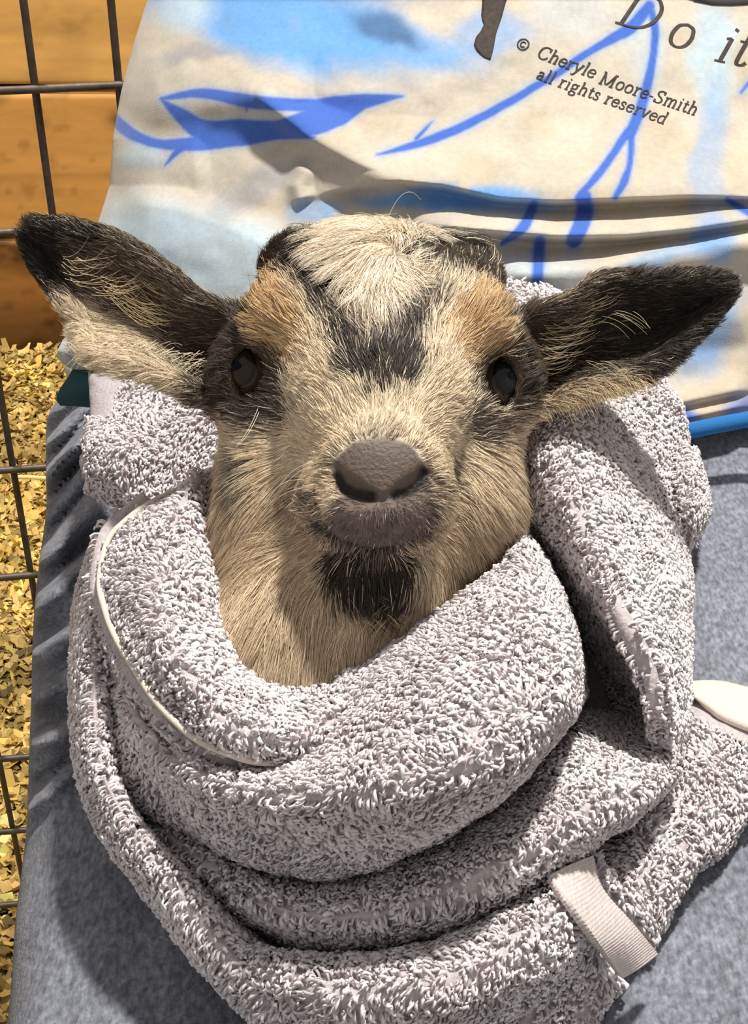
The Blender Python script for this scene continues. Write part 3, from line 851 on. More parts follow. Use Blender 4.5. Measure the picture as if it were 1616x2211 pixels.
VEINS = [  # (line, half widths px along it)
    ([(350, 214), (440, 203), (530, 218), (640, 228), (720, 226), (790, 219), (870, 208)], (4, 10, 13, 12, 16, 14, 2)),
    ([(352, 218), (390, 250), (440, 285), (520, 287), (600, 280), (680, 262), (740, 240), (800, 222)], (3, 14, 22, 26, 18, 26, 24, 4)),
    ([(243, 248), (265, 275), (300, 298), (350, 312), (420, 312), (500, 302), (560, 292)], (8, 12, 10, 9, 14, 14, 8)),
    ([(430, 308), (390, 322), (356, 356)], (12, 9, 2)),
    ([(530, 220), (534, 240)], (6, 2)),
    ([(600, 290), (680, 296)], (10, 2)),
    ([(815, 334), (880, 318), (960, 291), (1050, 248), (1140, 197), (1230, 142), (1300, 96), (1360, 62), (1404, 12)], (2, 8, 11, 10, 9, 9, 9, 14, 12)),
    ([(900, 300), (920, 280), (936, 262)], (5, 4, 1)),
    ([(1404, 10), (1414, 60), (1410, 120), (1396, 190), (1378, 250), (1360, 292)], (8, 9, 9, 11, 13, 13)),
    ([(1362, 280), (1364, 320), (1360, 360), (1348, 392), (1328, 424)], (10, 7, 7, 10, 6)),
    ([(1356, 285), (1320, 340), (1285, 385), (1246, 428)], (10, 9, 9, 6)),
    ([(1262, 425), (1262, 465), (1240, 520)], (18, 19, 18)), ([(1152, 440), (1130, 490), (1085, 528)], (9, 13, 5)),
    ([(1166, 520), (1164, 560), (1160, 620)], (12, 13, 12)),
    ([(1570, 430), (1600, 448), (1640, 470)], (6, 8, 10)), ([(1600, 200), (1640, 150)], (3, 5)),
]
def dye(px, py):
    w1 = 26 * (fbm(np.stack([px / 70, py / 70], -1), 3) - .5); w2 = 26 * (fbm(np.stack([px / 70 + 9, py / 70 + 5], -1), 3) - .5)
    c = OFF[None] * (.86 + .28 * fbm(np.stack([px / 60, py / 40], -1), 4))[..., None] * np.ones(3)
    tan = sm(.5, .75, fbm(np.stack([px / 130 + 3, py / 90], -1), 3))
    c = c * (1 - tan[..., None] * np.array([.03, .08, .15]))
    for (cx, cy), (rx, ry), an, colr, k in WASH:
        dx, dy = px + w1 * 1.6 - cx, py + w2 * 1.6 - cy
        u = dx * math.cos(an) + dy * math.sin(an); v = -dx * math.sin(an) + dy * math.cos(an)
        q = k * sm(1.4, .5, np.hypot(u / rx, v / ry)) * (.72 + .6 * fbm(np.stack([px / 45 + cx, py / 45], -1), 3))
        q = np.clip(q, 0, 1)[..., None]
        c = c * (1 - q) + colr * q
    halo = np.zeros_like(px); core = np.zeros_like(px)
    for ln, hw in VEINS:
        ln = np.array(ln, float)
        s = np.concatenate([[0], np.cumsum(np.linalg.norm(np.diff(ln, axis=0), axis=1))]); s /= s[-1]
        cl = catmull(ln, 40)
        d, sg, par = line_d(px + w1 * .25, py + w2 * .25, cl)
        h = np.interp(par, s, hw) * (1.15 if ln[0, 0] < 560 and len(ln) > 3 else .95)
        halo = np.maximum(halo, .35 * sm(h + 16, h, d)); core = np.maximum(core, .93 * sm(h + 3.5, h - 3.5, d))
    c = c * (1 - halo[..., None]) + SKY * halo[..., None]
    c = c * (1 - core[..., None]) + DEEP * core[..., None]
    return c
def shirt_pt(px, py, lift=0):
    return P(px, py, shirt_t(np.asarray(px, float), np.asarray(py, float)) - lift)
def shirt():
    nu, nv = 420, 350
    ys = np.concatenate([np.linspace(-600, -20, 36), np.linspace(-16, 640, 190), np.linspace(645, 960, 66)])
    th = np.concatenate([np.linspace(-35, 2, 16), np.linspace(3, 122, nu - 36), np.linspace(124, 215, 20)])
    th = np.radians(th)
    TH_, PY = np.meshgrid(th, ys)
    L = np.interp(PY, SL[:, 0], SL[:, 1])
    px = PXC - (PXC - L) * np.cos(TH_)
    t = shirt_t(px, PY)
    T = np.interp(PY, [-600, -300, 0, 400, 700, 940, 1000], [.60, .635, .655, .628, .613, .606, .612])
    back = (np.sin(TH_) < 0)
    t = np.where(back, T + BDEP - .03 * np.sin(TH_), t)
    px = np.where(back, PXC - (PXC - L) * np.sign(np.cos(TH_)) * np.abs(np.cos(TH_)), px)
    g = P(px, PY, t)
    c = dye(px, PY)
    f = grid_faces(len(ys), len(th))
    if (grid_normals(g) * norm(CAM - g)).sum() < 0: f = f[:, ::-1]
    return make('t_shirt', g.reshape(-1, 3), f, M['shirt'], person, c.reshape(-1, 3))
ts = shirt()
def hems():
    def lineP(pts): return np.stack([P(x, y, t) for x, y, t in pts])
    blue = material('blue_hem', lin((44, 112, 176)), .9, sheen=.1, spec=.15, bump=(1500, .3, .0006))
    v, f = tube(lineP([(1300, 968, .600), (1480, 932, .592), (1560, 916, .592), (1700, 890, .596)]), .0034, 10, 40)
    tag(make('shirt_hem', v, f, blue, ts), 'bright blue rolled hem')
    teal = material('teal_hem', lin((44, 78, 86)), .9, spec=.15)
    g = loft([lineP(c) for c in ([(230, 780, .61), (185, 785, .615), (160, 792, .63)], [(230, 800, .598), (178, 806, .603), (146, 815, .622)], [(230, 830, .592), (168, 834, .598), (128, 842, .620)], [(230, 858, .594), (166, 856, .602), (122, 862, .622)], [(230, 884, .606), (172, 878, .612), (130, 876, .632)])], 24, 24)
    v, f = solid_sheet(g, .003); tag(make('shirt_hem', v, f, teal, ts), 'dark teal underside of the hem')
    # bunched cloth at the hip
    g = loft([lineP(c) for c in ([(260, 690, .60), (190, 705, .612), (135, 735, .625), (150, 770, .63)],
                                 [(270, 720, .585), (195, 732, .590), (133, 752, .606), (122, 765, .625)],
                                 [(280, 760, .580), (200, 765, .585), (145, 772, .600), (124, 772, .622)],
                                 [(280, 790, .585), (210, 795, .592), (160, 792, .606), (135, 785, .625)],
                                 [(270, 805, .60), (215, 806, .61), (180, 803, .62), (150, 795, .63)])], 40, 40)
    px, py, _ = pix(g)
    c = lin((196, 200, 196))[None, None] * (.75 + .5 * fbm(np.stack([px / 40, py / 30], -1)))[..., None]
    c = c + (lin((92, 110, 128)) - c) * (.8 * sm(36, 8, np.hypot((px - 165), (py - 762) * 1.2)))[..., None]
    v, f = solid_sheet(g, .002); make('shirt_bunch', v, f, M['shirt'], ts, np.concatenate([c.reshape(-1, 3)] * 2))
hems()

# ---- print on the shirt: stroked serif letters laid on the cloth
GL = {  # strokes in em units (x, y up), x-height .45, capital .68; second item advance
    'C': ([[(.55, .53), (.53, .62), (.42, .68), (.28, .68), (.12, .58), (.06, .38), (.08, .18), (.2, .04), (.36, 0), (.5, .06), (.58, .16)], [(.55, .68), (.55, .5)]], .64),
    'h': ([[(.12, .72), (.12, 0)], [(.03, .70), (.12, .72)], [(.03, 0), (.22, 0)], [(.12, .34), (.2, .43), (.3, .45), (.38, .4), (.4, .3), (.4, 0)], [(.31, 0), (.49, 0)]], .52),
    'e': ([[(.06, .25), (.4, .25), (.38, .36), (.3, .44), (.2, .44), (.1, .36), (.06, .22), (.1, .08), (.22, 0), (.34, .03), (.41, .11)]], .46),
    'r': ([[(.13, .45), (.13, 0)], [(.03, .43), (.13, .45)], [(.03, 0), (.25, 0)], [(.13, .3), (.2, .41), (.3, .45), (.36, .42)]], .38),
    'y': ([[(.08, .45), (.25, .02)], [(.44, .45), (.25, 0), (.18, -.16), (.1, -.21), (.04, -.18)], [(.0, .45), (.17, .45)], [(.35, .45), (.5, .45)]], .50),
    'l': ([[(.13, .72), (.13, 0)], [(.04, .70), (.13, .72)], [(.03, 0), (.23, 0)]], .27),
    'M': ([[(.13, .68), (.13, 0)], [(.13, .68), (.42, .05), (.72, .68)], [(.72, .68), (.72, 0)], [(.03, .68), (.15, .68)], [(.7, .68), (.83, .68)], [(.03, 0), (.23, 0)], [(.61, 0), (.83, 0)]], .88),
    'o': ([[(.24, .45), (.11, .39), (.06, .22), (.11, .06), (.24, 0), (.37, .06), (.42, .22), (.37, .39), (.24, .45)]], .49),
    '-': ([[(.04, .22), (.26, .22)]], .31),
    'S': ([[(.43, .52), (.4, .63), (.27, .68), (.14, .63), (.09, .52), (.15, .41), (.33, .31), (.44, .2), (.4, .06), (.26, 0), (.12, .04), (.07, .16)], [(.43, .68), (.43, .52)], [(.07, .0), (.07, .16)]], .53),
    'm': ([[(.12, .45), (.12, 0)], [(.03, .43), (.12, .45)], [(.03, 0), (.21, 0)], [(.12, .33), (.2, .43), (.29, .45), (.36, .38), (.37, 0)], [(.29, 0), (.46, 0)], [(.37, .33), (.45, .43), (.54, .45), (.61, .38), (.62, 0)], [(.54, 0), (.71, 0)]], .74),
    'i': ([[(.13, .45), (.13, 0)], [(.04, .43), (.13, .45)], [(.03, 0), (.23, 0)], [(.13, .60), (.14, .64)]], .27),
    't': ([[(.14, .6), (.14, .1), (.19, .01), (.27, .02), (.31, .07)], [(.02, .44), (.29, .44)]], .32),
    'a': ([[(.08, .36), (.14, .44), (.27, .44), (.33, .36), (.33, .08), (.37, .01), (.43, .03)], [(.33, .27), (.16, .22), (.07, .12), (.12, .02), (.23, .02), (.33, .1)]], .45),
    'g': ([[(.22, .45), (.11, .4), (.08, .3), (.12, .2), (.22, .16), (.33, .2), (.36, .3), (.32, .4), (.22, .45)], [(.33, .42), (.44, .45)], [(.14, .18), (.09, .1), (.14, .04), (.34, .01), (.41, -.08), (.34, -.19), (.18, -.21), (.07, -.15), (.08, -.06), (.16, .02)]], .47),
    's': ([[(.3, .34), (.28, .42), (.19, .45), (.1, .41), (.08, .33), (.14, .26), (.27, .2), (.32, .11), (.27, .03), (.17, 0), (.08, .03), (.05, .11)]], .38),
    'v': ([[(.07, .45), (.24, 0)], [(.42, .45), (.24, 0)], [(0, .45), (.16, .45)], [(.34, .45), (.49, .45)]], .48),
    'd': ([[(.39, .72), (.39, .04), (.48, .02)], [(.3, .70), (.39, .72)], [(.39, .34), (.3, .44), (.18, .43), (.08, .33), (.06, .18), (.12, .04), (.22, 0), (.32, .03), (.39, .12)]], .51),
    'D': ([[(.14, .68), (.14, 0)], [(.03, .68), (.3, .68), (.5, .62), (.63, .48), (.66, .34), (.62, .17), (.5, .05), (.32, 0), (.03, 0)]], .74),
    '©': ([[(.36, .66), (.14, .56), (.05, .34), (.14, .12), (.36, .02), (.58, .12), (.67, .34), (.58, .56), (.36, .66)], [(.48, .44), (.36, .49), (.25, .43), (.22, .33), (.26, .22), (.37, .18), (.48, .24)]], .80),
    ' ': ([], .27),
}
def lettering():
    parts = []; done = []
    def ribbon(p, wd):
        n = max(6, int(np.linalg.norm(np.diff(p, axis=0), axis=1).sum() / 3.0))
        q = catmull(p, n) if len(p) > 2 else p[0] + (p[-1] - p[0]) * np.linspace(0, 1, n)[:, None]
        d = norm(np.gradient(q, axis=0)); nn = np.stack([-d[:, 1], d[:, 0]], -1)
        w = wd(d)[:, None]
        g = np.stack([q - nn * w, q + nn * w], 1)
        w3 = shirt_pt(g[..., 0], g[..., 1], .0005)
        nb = norm(w3 - CAM)
        s3 = np.concatenate([w3.reshape(-1, 3), (w3 + nb * .0004).reshape(-1, 3)])
        f = grid_faces(n, 2); m = n * 2
        i = np.arange(m).reshape(n, 2)
        ring = np.concatenate([i[:, 0], i[::-1, 1]]); r2 = np.roll(ring, -1)
        parts.append((s3, [np.concatenate([f, f[:, ::-1] + m, np.stack([ring, ring + m, r2 + m, r2], -1)])]))
    def write(txt, x, y, size, ang, slant, thick, thin, sp=1.0):
        ca, sa = math.cos(ang), math.sin(ang)
        for ch in txt:
            st, adv = GL[ch]
            for s in st:
                s = np.array(s, float)
                ex = (s[:, 0] + slant * s[:, 1]) * size; ey = -s[:, 1] * size
                p = np.stack([x + ex * ca - ey * sa, y + ex * sa + ey * ca], -1)
                def wd(d):
                    up = np.abs(-d[:, 0] * sa + d[:, 1] * ca)
                    return (thin + (thick - thin) * up ** 1.5) / 2
                ribbon(p, wd)
            if parts:
                v, f = merge(parts); parts.clear()
                make('letter', v, f, M['print'], ts, smooth=False)
            x += adv * size * sp * ca; y += adv * size * sp * sa
    write('©', 1112, 102, 38, .36, .1, 3.4, 1.8)
    write('Cheryle', 1158, 122, 40, .36, .2, 4.0, 1.7, 1.03)
    write('Moore-Smith', 1292, 178, 40, .325, .2, 4.0, 1.7, 1.03)
    write('all rights reserved', 1156, 168, 38, .345, .2, 3.8, 1.6, 1.06)
    write('D', 1326, 46, 118, .30, .30, 9, 3.4)
    write('o', 1434, 92, 118, .30, .2, 9, 3.6)
    write('it', 1540, 128, 118, .22, .3, 9.5, 3.6)
    # printed silhouette cut off by the top of the picture
    out = np.array([(1047, -160), (1044, -20), (1040, 30), (1042, 42), (1046, 52), (1038, 68), (1028, 80), (1024, 95), (1030, 108), (1044, 122), (1060, 128), (1066, 104), (1072, 70), (1084, 36), (1097, -10), (1110, -160)], float)
    ys = np.linspace(-150, 127, 70)
    L = []; R = []
    for y in ys:
        xs = []
        for a, b in zip(out, np.roll(out, -1, 0)):
            if (a[1] > y) != (b[1] > y): xs.append(a[0] + (b[0] - a[0]) * (y - a[1]) / (b[1] - a[1]))
        L.append(min(xs)); R.append(max(xs))
    u = np.linspace(0, 1, 8)[None]
    gx = np.array(L)[:, None] * (1 - u) + np.array(R)[:, None] * u
    g = shirt_pt(gx, np.repeat(ys[:, None], 8, 1), .0007)
    if (grid_normals(g) * norm(CAM - g)).sum() < 0: g = g[:, ::-1]
    v, f = solid_sheet(g, .0009); tag(make('printed_silhouette', v, f, M['print'], ts), 'black printed figure edge')
    xs = np.linspace(1486, 1800, 60)
    top = np.full(60, -120.0); bot = np.interp(xs, [1486, 1500, 1540, 1580, 1616, 1800], [-14, 2, 10, 11, 9, 4])
    u = np.linspace(0, 1, 10)[:, None]
    g = shirt_pt(np.repeat(xs[None], 10, 0), top[None] * (1 - u) + bot[None] * u, .0008)
    if (grid_normals(g) * norm(CAM - g)).sum() < 0: g = g[:, ::-1]
    v, f = solid_sheet(g, .0009); tag(make('printed_silhouette', v, f, material('grey_print', lin((88, 84, 82)), .8), ts), 'dark grey printed area with curved edge')
lettering()

# ---------------------------------------------------------------- the towel: folded sheets of one terry cloth
SHEETS = {
 'hood_left': [
  [(215, 800, 20), (225, 900, 20), (225, 960, 24), (210, 1005, 20), (230, 1055, 16), (290, 1090, 14)],
  [(183, 803, 44), (188, 900, 46), (185, 955, 48), (168, 1000, 42), (190, 1055, 36), (250, 1088, 30)],
  [(250, 797, 58), (262, 900, 58), (260, 960, 60), (250, 1010, 56), (262, 1060, 48), (290, 1100, 40)],
  [(370, 800, 64), (380, 900, 58), (370, 980, 52), (350, 1040, 46), (330, 1090, 42), (330, 1130, 36)],
  [(540, 830, 66), (540, 920, 58), (520, 1000, 52), (490, 1060, 46), (460, 1120, 40), (450, 1160, 36)]],
 'hood_right': [
  [(1060, 600, 60), (1060, 700, 60), (1060, 850, 58), (1075, 980, 54), (1115, 1120, 48), (1180, 1235, 26), (1245, 1370, 12), (1295, 1500, 6), (1320, 1600, 4), (1345, 1660, 4)],
  [(1090, 602, 74), (1085, 700, 78), (1085, 850, 80), (1095, 980, 78), (1140, 1110, 70), (1205, 1220, 56), (1285, 1350, 44), (1350, 1440, 36), (1392, 1540, 30), (1392, 1610, 24)],
  [(1120, 605, 80), (1110, 700, 86), (1115, 850, 90), (1130, 980, 88), (1180, 1095, 84), (1240, 1205, 78), (1308, 1318, 72), (1370, 1408, 68), (1405, 1505, 62), (1408, 1590, 48)],
  [(1170, 615, 82), (1190, 700, 92), (1200, 850, 98), (1215, 980, 98), (1255, 1090, 94), (1300, 1205, 88), (1345, 1320, 82), (1395, 1420, 74), (1430, 1520, 62), (1440, 1610, 48)],
  [(1215, 640, 72), (1280, 720, 84), (1320, 850, 86), (1350, 980, 80), (1380, 1100, 72), (1410, 1210, 66), (1440, 1330, 60), (1462, 1440, 52), (1468, 1540, 42), (1462, 1630, 32)],
  [(1240, 662, 56), (1385, 765, 62), (1462, 860, 58), (1476, 950, 46), (1478, 1040, 36), (1482, 1125, 32), (1486, 1215, 32), (1491, 1330, 30), (1491, 1440, 28), (1486, 1545, 22), (1468, 1645, 18)],
  [(1235, 690, 30), (1370, 800, 30), (1440, 880, 24), (1452, 960, 14), (1455, 1050, 6), (1460, 1130, 4), (1462, 1220, 4), (1468, 1330, 4), (1468, 1440, 4), (1462, 1545, 2), (1450, 1650, 2)]],
 'hood_lump': [
  [(1440, 950, 44), (1440, 1040, 44), (1452, 1110, 38), (1478, 1188, 26)],
  [(1462, 955, 52), (1466, 1040, 52), (1476, 1110, 46), (1486, 1180, 30)],
  [(1494, 965, 46), (1500, 1050, 48), (1503, 1110, 42), (1494, 1168, 28)],
  [(1500, 985, 34), (1520, 1055, 32), (1524, 1108, 28), (1502, 1160, 20)],
  [(1485, 1000, 10), (1500, 1060, 8), (1505, 1110, 6), (1490, 1160, 6)]],
 'collar': [
  [(480, 1000, 58), (475, 1120, 58), (480, 1250, 56), (500, 1350, 54), (545, 1430, 52), (610, 1480, 52), (690, 1470, 54), (750, 1430, 56)],
  [(462, 1010, 74), (448, 1120, 76), (452, 1250, 76), (470, 1350, 74), (520, 1445, 72), (600, 1492, 70), (700, 1484, 70), (760, 1450, 70)],
  [(425, 1025, 84), (370, 1125, 88), (345, 1250, 90), (375, 1370, 90), (440, 1480, 88), (540, 1560, 86), (640, 1580, 84), (760, 1530, 80)],
  [(430, 1030, 78), (305, 1120, 82), (262, 1250, 80), (290, 1370, 80), (362, 1490, 82), (450, 1580, 82), (560, 1625, 80), (655, 1632, 78), (760, 1590, 72)],
  [(445, 1032, 72), (325, 1085, 76), (248, 1150, 74), (222, 1255, 72), (256, 1368, 72), (335, 1498, 75), (432, 1592, 76), (560, 1640, 75), (652, 1642, 74), (760, 1605, 66)],
  [(450, 1036, 60), (335, 1095, 62), (260, 1155, 60), (235, 1255, 56), (270, 1365, 56), (350, 1492, 60), (445, 1585, 62), (565, 1632, 62), (655, 1636, 60), (760, 1600, 54)]],
 'wrap_left': [
  [(330, 1085, 66), (250, 1155, 64), (228, 1255, 60), (262, 1372, 60), (342, 1500, 62), (440, 1590, 62), (560, 1640, 60), (700, 1660, 56)],
  [(320, 1082, 73), (236, 1152, 72), (212, 1256, 70), (246, 1376, 70), (328, 1508, 73), (428, 1602, 73), (556, 1650, 70), (700, 1650, 60)],
  [(300, 1090, 68), (222, 1165, 64), (200, 1270, 60), (228, 1400, 58), (300, 1530, 60), (400, 1620, 60), (540, 1668, 58), (690, 1690, 52)],
  [(270, 1095, 50), (200, 1190, 46), (180, 1300, 44), (200, 1440, 44), (258, 1570, 48), (350, 1660, 52), (490, 1710, 52), (650, 1730, 50)],
  [(250, 1100, 28), (186, 1220, 26), (163, 1340, 24), (176, 1500, 24), (220, 1640, 30), (310, 1740, 36), (440, 1800, 38), (600, 1830, 36)],
  [(270, 1110, 6), (215, 1240, 4), (195, 1360, 2), (210, 1520, 2), (250, 1650, 6), (330, 1740, 12), (460, 1800, 16), (600, 1830, 16)]],
 'front_band': [
  [(1128, 1160, 50), (1122, 1150, 62), (1100, 1180, 70), (1050, 1240, 72), (960, 1310, 72), (860, 1375, 70), (760, 1450, 64), (650, 1510, 56), (560, 1540, 48), (450, 1490, 40), (340, 1390, 34)],
  [(1152, 1185, 40), (1140, 1160, 74), (1110, 1200, 84), (1050, 1270, 88), (960, 1345, 88), (860, 1420, 84), (760, 1500, 76), (650, 1570, 66), (540, 1610, 58), (420, 1560, 48), (300, 1440, 40)],
  [(1185, 1230, 36), (1168, 1205, 80), (1130, 1260, 94), (1060, 1360, 100), (960, 1445, 99), (850, 1530, 94), (730, 1610, 84), (600, 1655, 74), (490, 1655, 66), (380, 1600, 56), (268, 1460, 44)],
  [(1220, 1310, 32), (1202, 1290, 82), (1165, 1370, 95), (1090, 1480, 102), (980, 1570, 100), (850, 1640, 95), (700, 1680, 88), (540, 1690, 79), (420, 1650, 70), (310, 1560, 60), (245, 1440, 50)],
  [(1250, 1410, 26), (1236, 1400, 80), (1205, 1490, 92), (1130, 1590, 98), (1010, 1670, 96), (860, 1715, 92), (700, 1735, 86), (530, 1725, 77), (390, 1675, 66), (290, 1580, 56), (222, 1460, 44)],
  [(1262, 1480, 24), (1246, 1480, 66), (1212, 1560, 78), (1140, 1650, 84), (1020, 1735, 82), (880, 1790, 76), (720, 1810, 70), (540, 1790, 64), (390, 1720, 54), (280, 1610, 44), (205, 1480, 34)],
  [(1262, 1510, 16), (1250, 1510, 44), (1205, 1590, 54), (1120, 1685, 58), (1010, 1768, 56), (870, 1845, 52), (740, 1880, 48), (560, 1865, 44), (410, 1790, 38), (290, 1660, 30), (200, 1510, 22)],
  [(1262, 1520, 10), (1245, 1520, 20), (1190, 1600, 24), (1100, 1690, 26), (1000, 1765, 26), (870, 1840, 24), (740, 1875, 22), (560, 1860, 20), (420, 1790, 18), (300, 1670, 14), (215, 1530, 10)]],
 'second_fold': [
  [(1440, 1540, 16), (1330, 1540, 18), (1240, 1540, 26), (1130, 1660, 30), (1000, 1755, 30), (860, 1830, 28), (700, 1880, 26), (520, 1850, 24), (380, 1760, 22), (280, 1660, 16)],
  [(1462, 1600, 34), (1350, 1605, 38), (1262, 1610, 48), (1160, 1715, 50), (1030, 1800, 50), (890, 1880, 46), (720, 1930, 42), (540, 1900, 38), (400, 1810, 32), (290, 1720, 26)],
  [(1470, 1640, 40), (1372, 1680, 55), (1262, 1735, 62), (1150, 1815, 62), (1030, 1885, 58), (905, 1945, 52), (740, 1985, 46), (570, 1955, 41), (430, 1870, 34), (310, 1780, 26)],
  [(1468, 1668, 34), (1380, 1750, 46), (1275, 1815, 50), (1170, 1890, 48), (1060, 1955, 44), (940, 2003, 38), (780, 2038, 33), (610, 2015, 28), (470, 1940, 22), (350, 1850, 16)],
  [(1440, 1680, 14), (1366, 1765, 18), (1270, 1835, 18), (1168, 1905, 16), (1060, 1970, 14), (940, 2018, 12), (780, 2050, 10), (610, 2030, 8), (480, 1960, 6), (370, 1880, 2)]],
 'wrap_edge': [
  [(235, 1250, 6), (230, 1480, 0), (262, 1660, 0), (330, 1800, -2), (450, 1950, -4), (560, 2080, -6), (680, 2240, -8)],
  [(200, 1255, 16), (190, 1480, 12), (205, 1660, 12), (255, 1790, 12), (360, 1930, 10), (470, 2080, 6), (630, 2255, 0)],
  [(172, 1290, 26), (159, 1480, 24), (174, 1660, 30), (222, 1790, 34), (325, 1930, 30), (434, 2078, 26), (600, 2255, 18)],
  [(205, 1300, 54), (192, 1480, 52), (212, 1645, 50), (268, 1765, 46), (372, 1900, 42), (482, 2040, 36), (655, 2220, 28)],
  [(235, 1390, 48), (232, 1560, 46), (252, 1695, 40), (308, 1795, 34), (412, 1905, 30), (530, 2025, 24), (710, 2190, 18)],
  [(250, 1400, 24), (250, 1570, 22), (268, 1700, 16), (320, 1800, 12), (425, 1905, 8), (540, 2020, 4), (720, 2180, 0)]],
 'bottom_roll': [
  [(1300, 1840, 14), (1215, 1890, 16), (1085, 1965, 16), (965, 2030, 14), (830, 2060, 12), (700, 2070, 10), (560, 2050, 8), (440, 1990, 4)],
  [(1300, 1850, 34), (1225, 1890, 42), (1095, 1972, 44), (975, 2036, 42), (835, 2064, 39), (700, 2072, 36), (565, 2056, 32), (450, 2015, 26)],
  [(1330, 1900, 30), (1250, 1950, 44), (1130, 2028, 50), (990, 2090, 50), (845, 2120, 48), (700, 2130, 44), (565, 2110, 36), (470, 2070, 26)],
  [(1330, 1950, 26), (1280, 2000, 36), (1170, 2090, 42), (1030, 2160, 44), (870, 2195, 42), (720, 2205, 38), (590, 2180, 28), (500, 2130, 16)],
  [(1320, 2000, 20), (1270, 2060, 24), (1170, 2150, 26), (1040, 2225, 26), (880, 2265, 26), (730, 2280, 22), (620, 2250, 14), (540, 2190, 4)],
  [(1300, 2040, 14), (1240, 2120, 14), (1140, 2210, 12), (1020, 2290, 8), (880, 2330, 6), (740, 2350, 2), (650, 2310, -4), (570, 2230, -8)]],
 'tail': [
  [(1400, 1580, 10), (1340, 1740, 12), (1270, 1860, 14), (1190, 1970, 16), (1110, 2080, 16), (1030, 2200, 14), (970, 2330, 10)],
  [(1440, 1540, 14), (1410, 1700, 20), (1355, 1830, 24), (1285, 1950, 28), (1215, 2060, 27), (1145, 2170, 24), (1090, 2300, 18)],
  [(1500, 1490, 14), (1510, 1640, 20), (1470, 1780, 24), (1400, 1910, 25), (1330, 2025, 22), (1268, 2130, 17), (1210, 2260, 11)],
  [(1580, 1500, 13), (1585, 1650, 18), (1550, 1765, 19), (1490, 1880, 17), (1425, 1985, 14), (1362, 2080, 12), (1270, 2215, 8)],
  [(1790, 1560, 10), (1740, 1680, 12), (1618, 1765, 11), (1560, 1832, 9), (1482, 1907, 8), (1395, 2060, 7), (1266, 2230, 5)],
  [(1790, 1575, 1), (1736, 1690, 1), (1612, 1765, 0), (1554, 1830, -1), (1476, 1905, -2), (1388, 2056, -2), (1262, 2222, -3)]],
 'core': [
  [(300, 1150, -6), (500, 1120, -6), (800, 1120, -6), (1100, 1120, -6), (1300, 1160, -6)],
  [(270, 1250, 6), (500, 1230, 34), (800, 1230, 36), (1100, 1230, 36), (1380, 1240, 6)],
  [(260, 1450, 6), (500, 1450, 36), (800, 1450, 40), (1100, 1450, 34), (1400, 1450, 4)],
  [(320, 1700, 2), (560, 1700, 24), (820, 1700, 30), (1100, 1700, 24), (1400, 1650, 2)],
  [(480, 1950, -4), (660, 1950, 12), (860, 1950, 14), (1080, 1930, 14), (1330, 1850, 0)],
  [(640, 2200, -8), (760, 2200, -4), (880, 2200, -4), (1020, 2180, -4), (1200, 2080, -6)]],
}
towel = empty('towel', tuple(TH([850, 1700, 0])), 'pale lavender grey terry towel wrapped in thick folds around the baby goat', 'towel')
BAND = [(1184, 1892), (1232, 1864), (1282, 1845), (1302, 1915), (1372, 1995), (1424, 2060), (1384, 2090), (1345, 2114), (1288, 2034), (1236, 1952)]
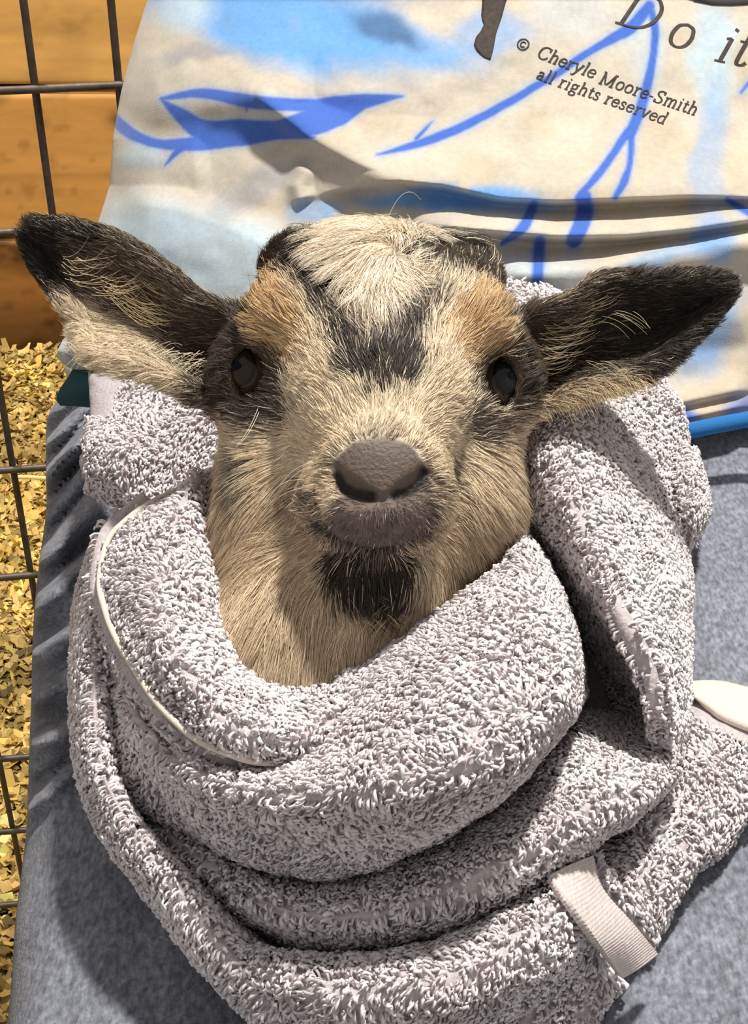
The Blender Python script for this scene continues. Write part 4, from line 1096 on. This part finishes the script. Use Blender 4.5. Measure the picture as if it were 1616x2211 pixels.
def towel_build():
    cloth = []; paths = []; rads = []; cols = []
    for name, cv in SHEETS.items():
        g = loft([TH(c) for c in cv], 104, 58)
        if (grid_normals(g) * norm(CAM - g)).sum() < 0: g = g[:, ::-1]
        n = grid_normals(g)
        px, py, _ = pix(g)
        rip = 3.2 * (fbm(np.stack([px / 120, py / 95], -1) + len(name), 3) - .5) + 1.6 * (fbm(np.stack([px / 40, py / 40], -1) + 5, 2) - .5)
        g = g + n * ((rip - 1.6) * (.3 if name in ('wrap_edge', 'hood_lump') else .8) / 1000)[..., None]
        cloth.append(solid_sheet(g, .0018))
        if name == 'core': continue
        c = (g[:-1, :-1] + g[1:, 1:]) / 2
        area = (np.linalg.norm(np.cross(g[1:, 1:] - g[:-1, :-1], g[1:, :-1] - g[:-1, 1:]), axis=-1) / 2).sum()
        p, nn, vu, du, _ = sample_grid(g, int(area * 650000))
        fx, fy, _ = pix(p)
        edge = np.abs((nn * norm(CAM - p)).sum(1)) < .45                # folds seen edge-on carry loops on both faces
        p = np.concatenate([p, p[edge] - nn[edge] * .0018]); nn = np.concatenate([nn, -nn[edge]]); vu = np.concatenate([vu, vu[edge]])
        fx, fy, _ = pix(p)
        away = (nn * norm(CAM - p)).sum(1) < -.02
        away &= ((nn * norm(CAM - p)).sum(1) < -.45)
        p = np.where(away[:, None], p - nn * .0018, p); nn = np.where(away[:, None], -nn, nn)
        keep = (poly_sd(fx, fy, BAND) > 1)
        if name == 'hood_left': keep &= ~((fx < 262 + 10 * np.sin(fy / 30)) & (fy < 900)) & ~((fx < 190) & (fy > 940))
        if name == 'tail': keep &= ~((fy < 1545 + (fx - 1480) * .45) & (fx > 1484))
        if name == 'wrap_left': keep &= ~((fx > 185) & (fx < 420) & (fy < 1560) & (vu[:, 0] < .5) & (rng.random(len(fx)) < .85))
        keep &= (fx > -60) & (fx < 1700) & (fy < 2300)
        p, nn = p[keep], nn[keep]
        m = len(p)
        lay = np.stack([vnoise(p * 60), vnoise(p * 60 + 30), vnoise(p * 60 + 70)], -1) - .5
        lay = lay * 2.2 + np.array([-.25, -.35, -.3]) + rng.normal(0, .32, (m, 3))
        d = norm(lay - (lay * nn).sum(1, keepdims=True) * nn)
        s = rng.uniform(.75, 1.3, m)[:, None] / 1000
        q = np.stack([p - .4 * s * nn, p + s * (1.1 * nn + .25 * d), p + s * (1.75 * nn + 1.0 * d), p + s * (1.7 * nn + 1.9 * d)], 1)
        q[:, 2:] += rng.normal(0, .00018, (m, 2, 3))
        paths.append(q); rads.append(s * np.array([[.42, .50, .50, .30]]))
        cols.append(lin((240, 232, 234))[None] * np.exp(rng.normal(0, .13, m))[:, None] * (.9 + .2 * fbm(p * 45, 2))[:, None])
    v, f = merge(cloth)
    # leave out loops buried inside the folds, which no viewpoint near the bundle reaches
    from mathutils.bvhtree import BVHTree
    tree = BVHTree.FromPolygons(v.tolist(), np.concatenate(f).tolist())
    eyes = [CAM, CAM + np.array([-.3, .03, .05]), CAM + np.array([.3, .03, .05]), np.array([0, .42, 1.3])]
    for i, q in enumerate(paths):
        tip = q[:, 2] * .7 + q[:, 3] * .3
        see = np.zeros(len(q), bool)
        for e in eyes:
            d = norm(e - tip)
            for j in np.nonzero(~see)[0]:
                if tree.ray_cast(tip[j], d[j], .5)[0] is None: see[j] = True
        paths[i] = q[see]; rads[i] = rads[i][see]; cols[i] = cols[i][see]
    make('terry_cloth', v, f, M['terry'], towel)
    q = np.concatenate(paths); r = np.concatenate(rads); c = np.concatenate(cols)
    v, f = tubes(q, r, 3)
    f = [f[0], f[2]]
    print('loops', len(q), 'faces', sum(len(a) for a in f))
    o = make('terry_loops', v, f, M['pile'], towel, np.repeat(np.clip(c, 0, .95), 12, 0))
    tag(o, kind='stuff')
    # hem cord along the collar's free edge
    R = [(450, 1032, 76), (395, 1052, 78), (325, 1085, 79), (270, 1125, 78), (232, 1170, 76), (215, 1256, 74), (228, 1320, 74), (250, 1376, 74), (288, 1440, 75), (330, 1505, 77), (376, 1556, 78), (430, 1600, 78), (500, 1630, 78), (556, 1646, 77), (640, 1648, 76), (700, 1636, 74), (745, 1612, 68)]
    v, f = tube(TH(R), [.0007, .0009, .0010, .0010, .0009, .0006], 10, 160)
    tag(make('hem', v, f, M['hem'], towel), 'cream stitched hem curling round the collar')
    g = loft([TH(c) for c in ([(1486, 1470, 12), (1540, 1468, 13), (1590, 1476, 13), (1720, 1512, 12)], [(1484, 1475, 15), (1540, 1476, 15), (1590, 1490, 15), (1780, 1538, 12)], [(1484, 1490, 17), (1535, 1506, 17.5), (1590, 1536, 17), (1780, 1600, 13.5)], [(1488, 1502, 16), (1530, 1524, 18), (1585, 1556, 17.5), (1780, 1630, 13.5)])], 60, 14)
    if (grid_normals(g) * norm(CAM - g)).sum() < 0: g = g[:, ::-1]
    v, f = solid_sheet(g, .002); tag(make('hem', v, f, M['hem'], towel), 'flat pale hem at the right edge')
    g = loft([TH(c) for c in ([(1185, 1890, 51), (1235, 1952, 50), (1290, 2032, 41), (1345, 2114, 21)], [(1232, 1866, 49), (1278, 1936, 44), (1335, 2016, 36), (1385, 2090, 21)], [(1282, 1846, 41), (1302, 1916, 39), (1370, 1996, 31), (1423, 2061, 18)])], 160, 60)
    if (grid_normals(g) * norm(CAM - g)).sum() < 0: g = g[:, ::-1]
    n = grid_normals(g)
    g = g + n * (.00007 * np.sin(np.arange(160) * 1.45))[None, :, None]
    v, f = solid_sheet(g, .002); tag(make('woven_band', v, f, M['band'], towel), 'flat ribbed border band')
towel_build()
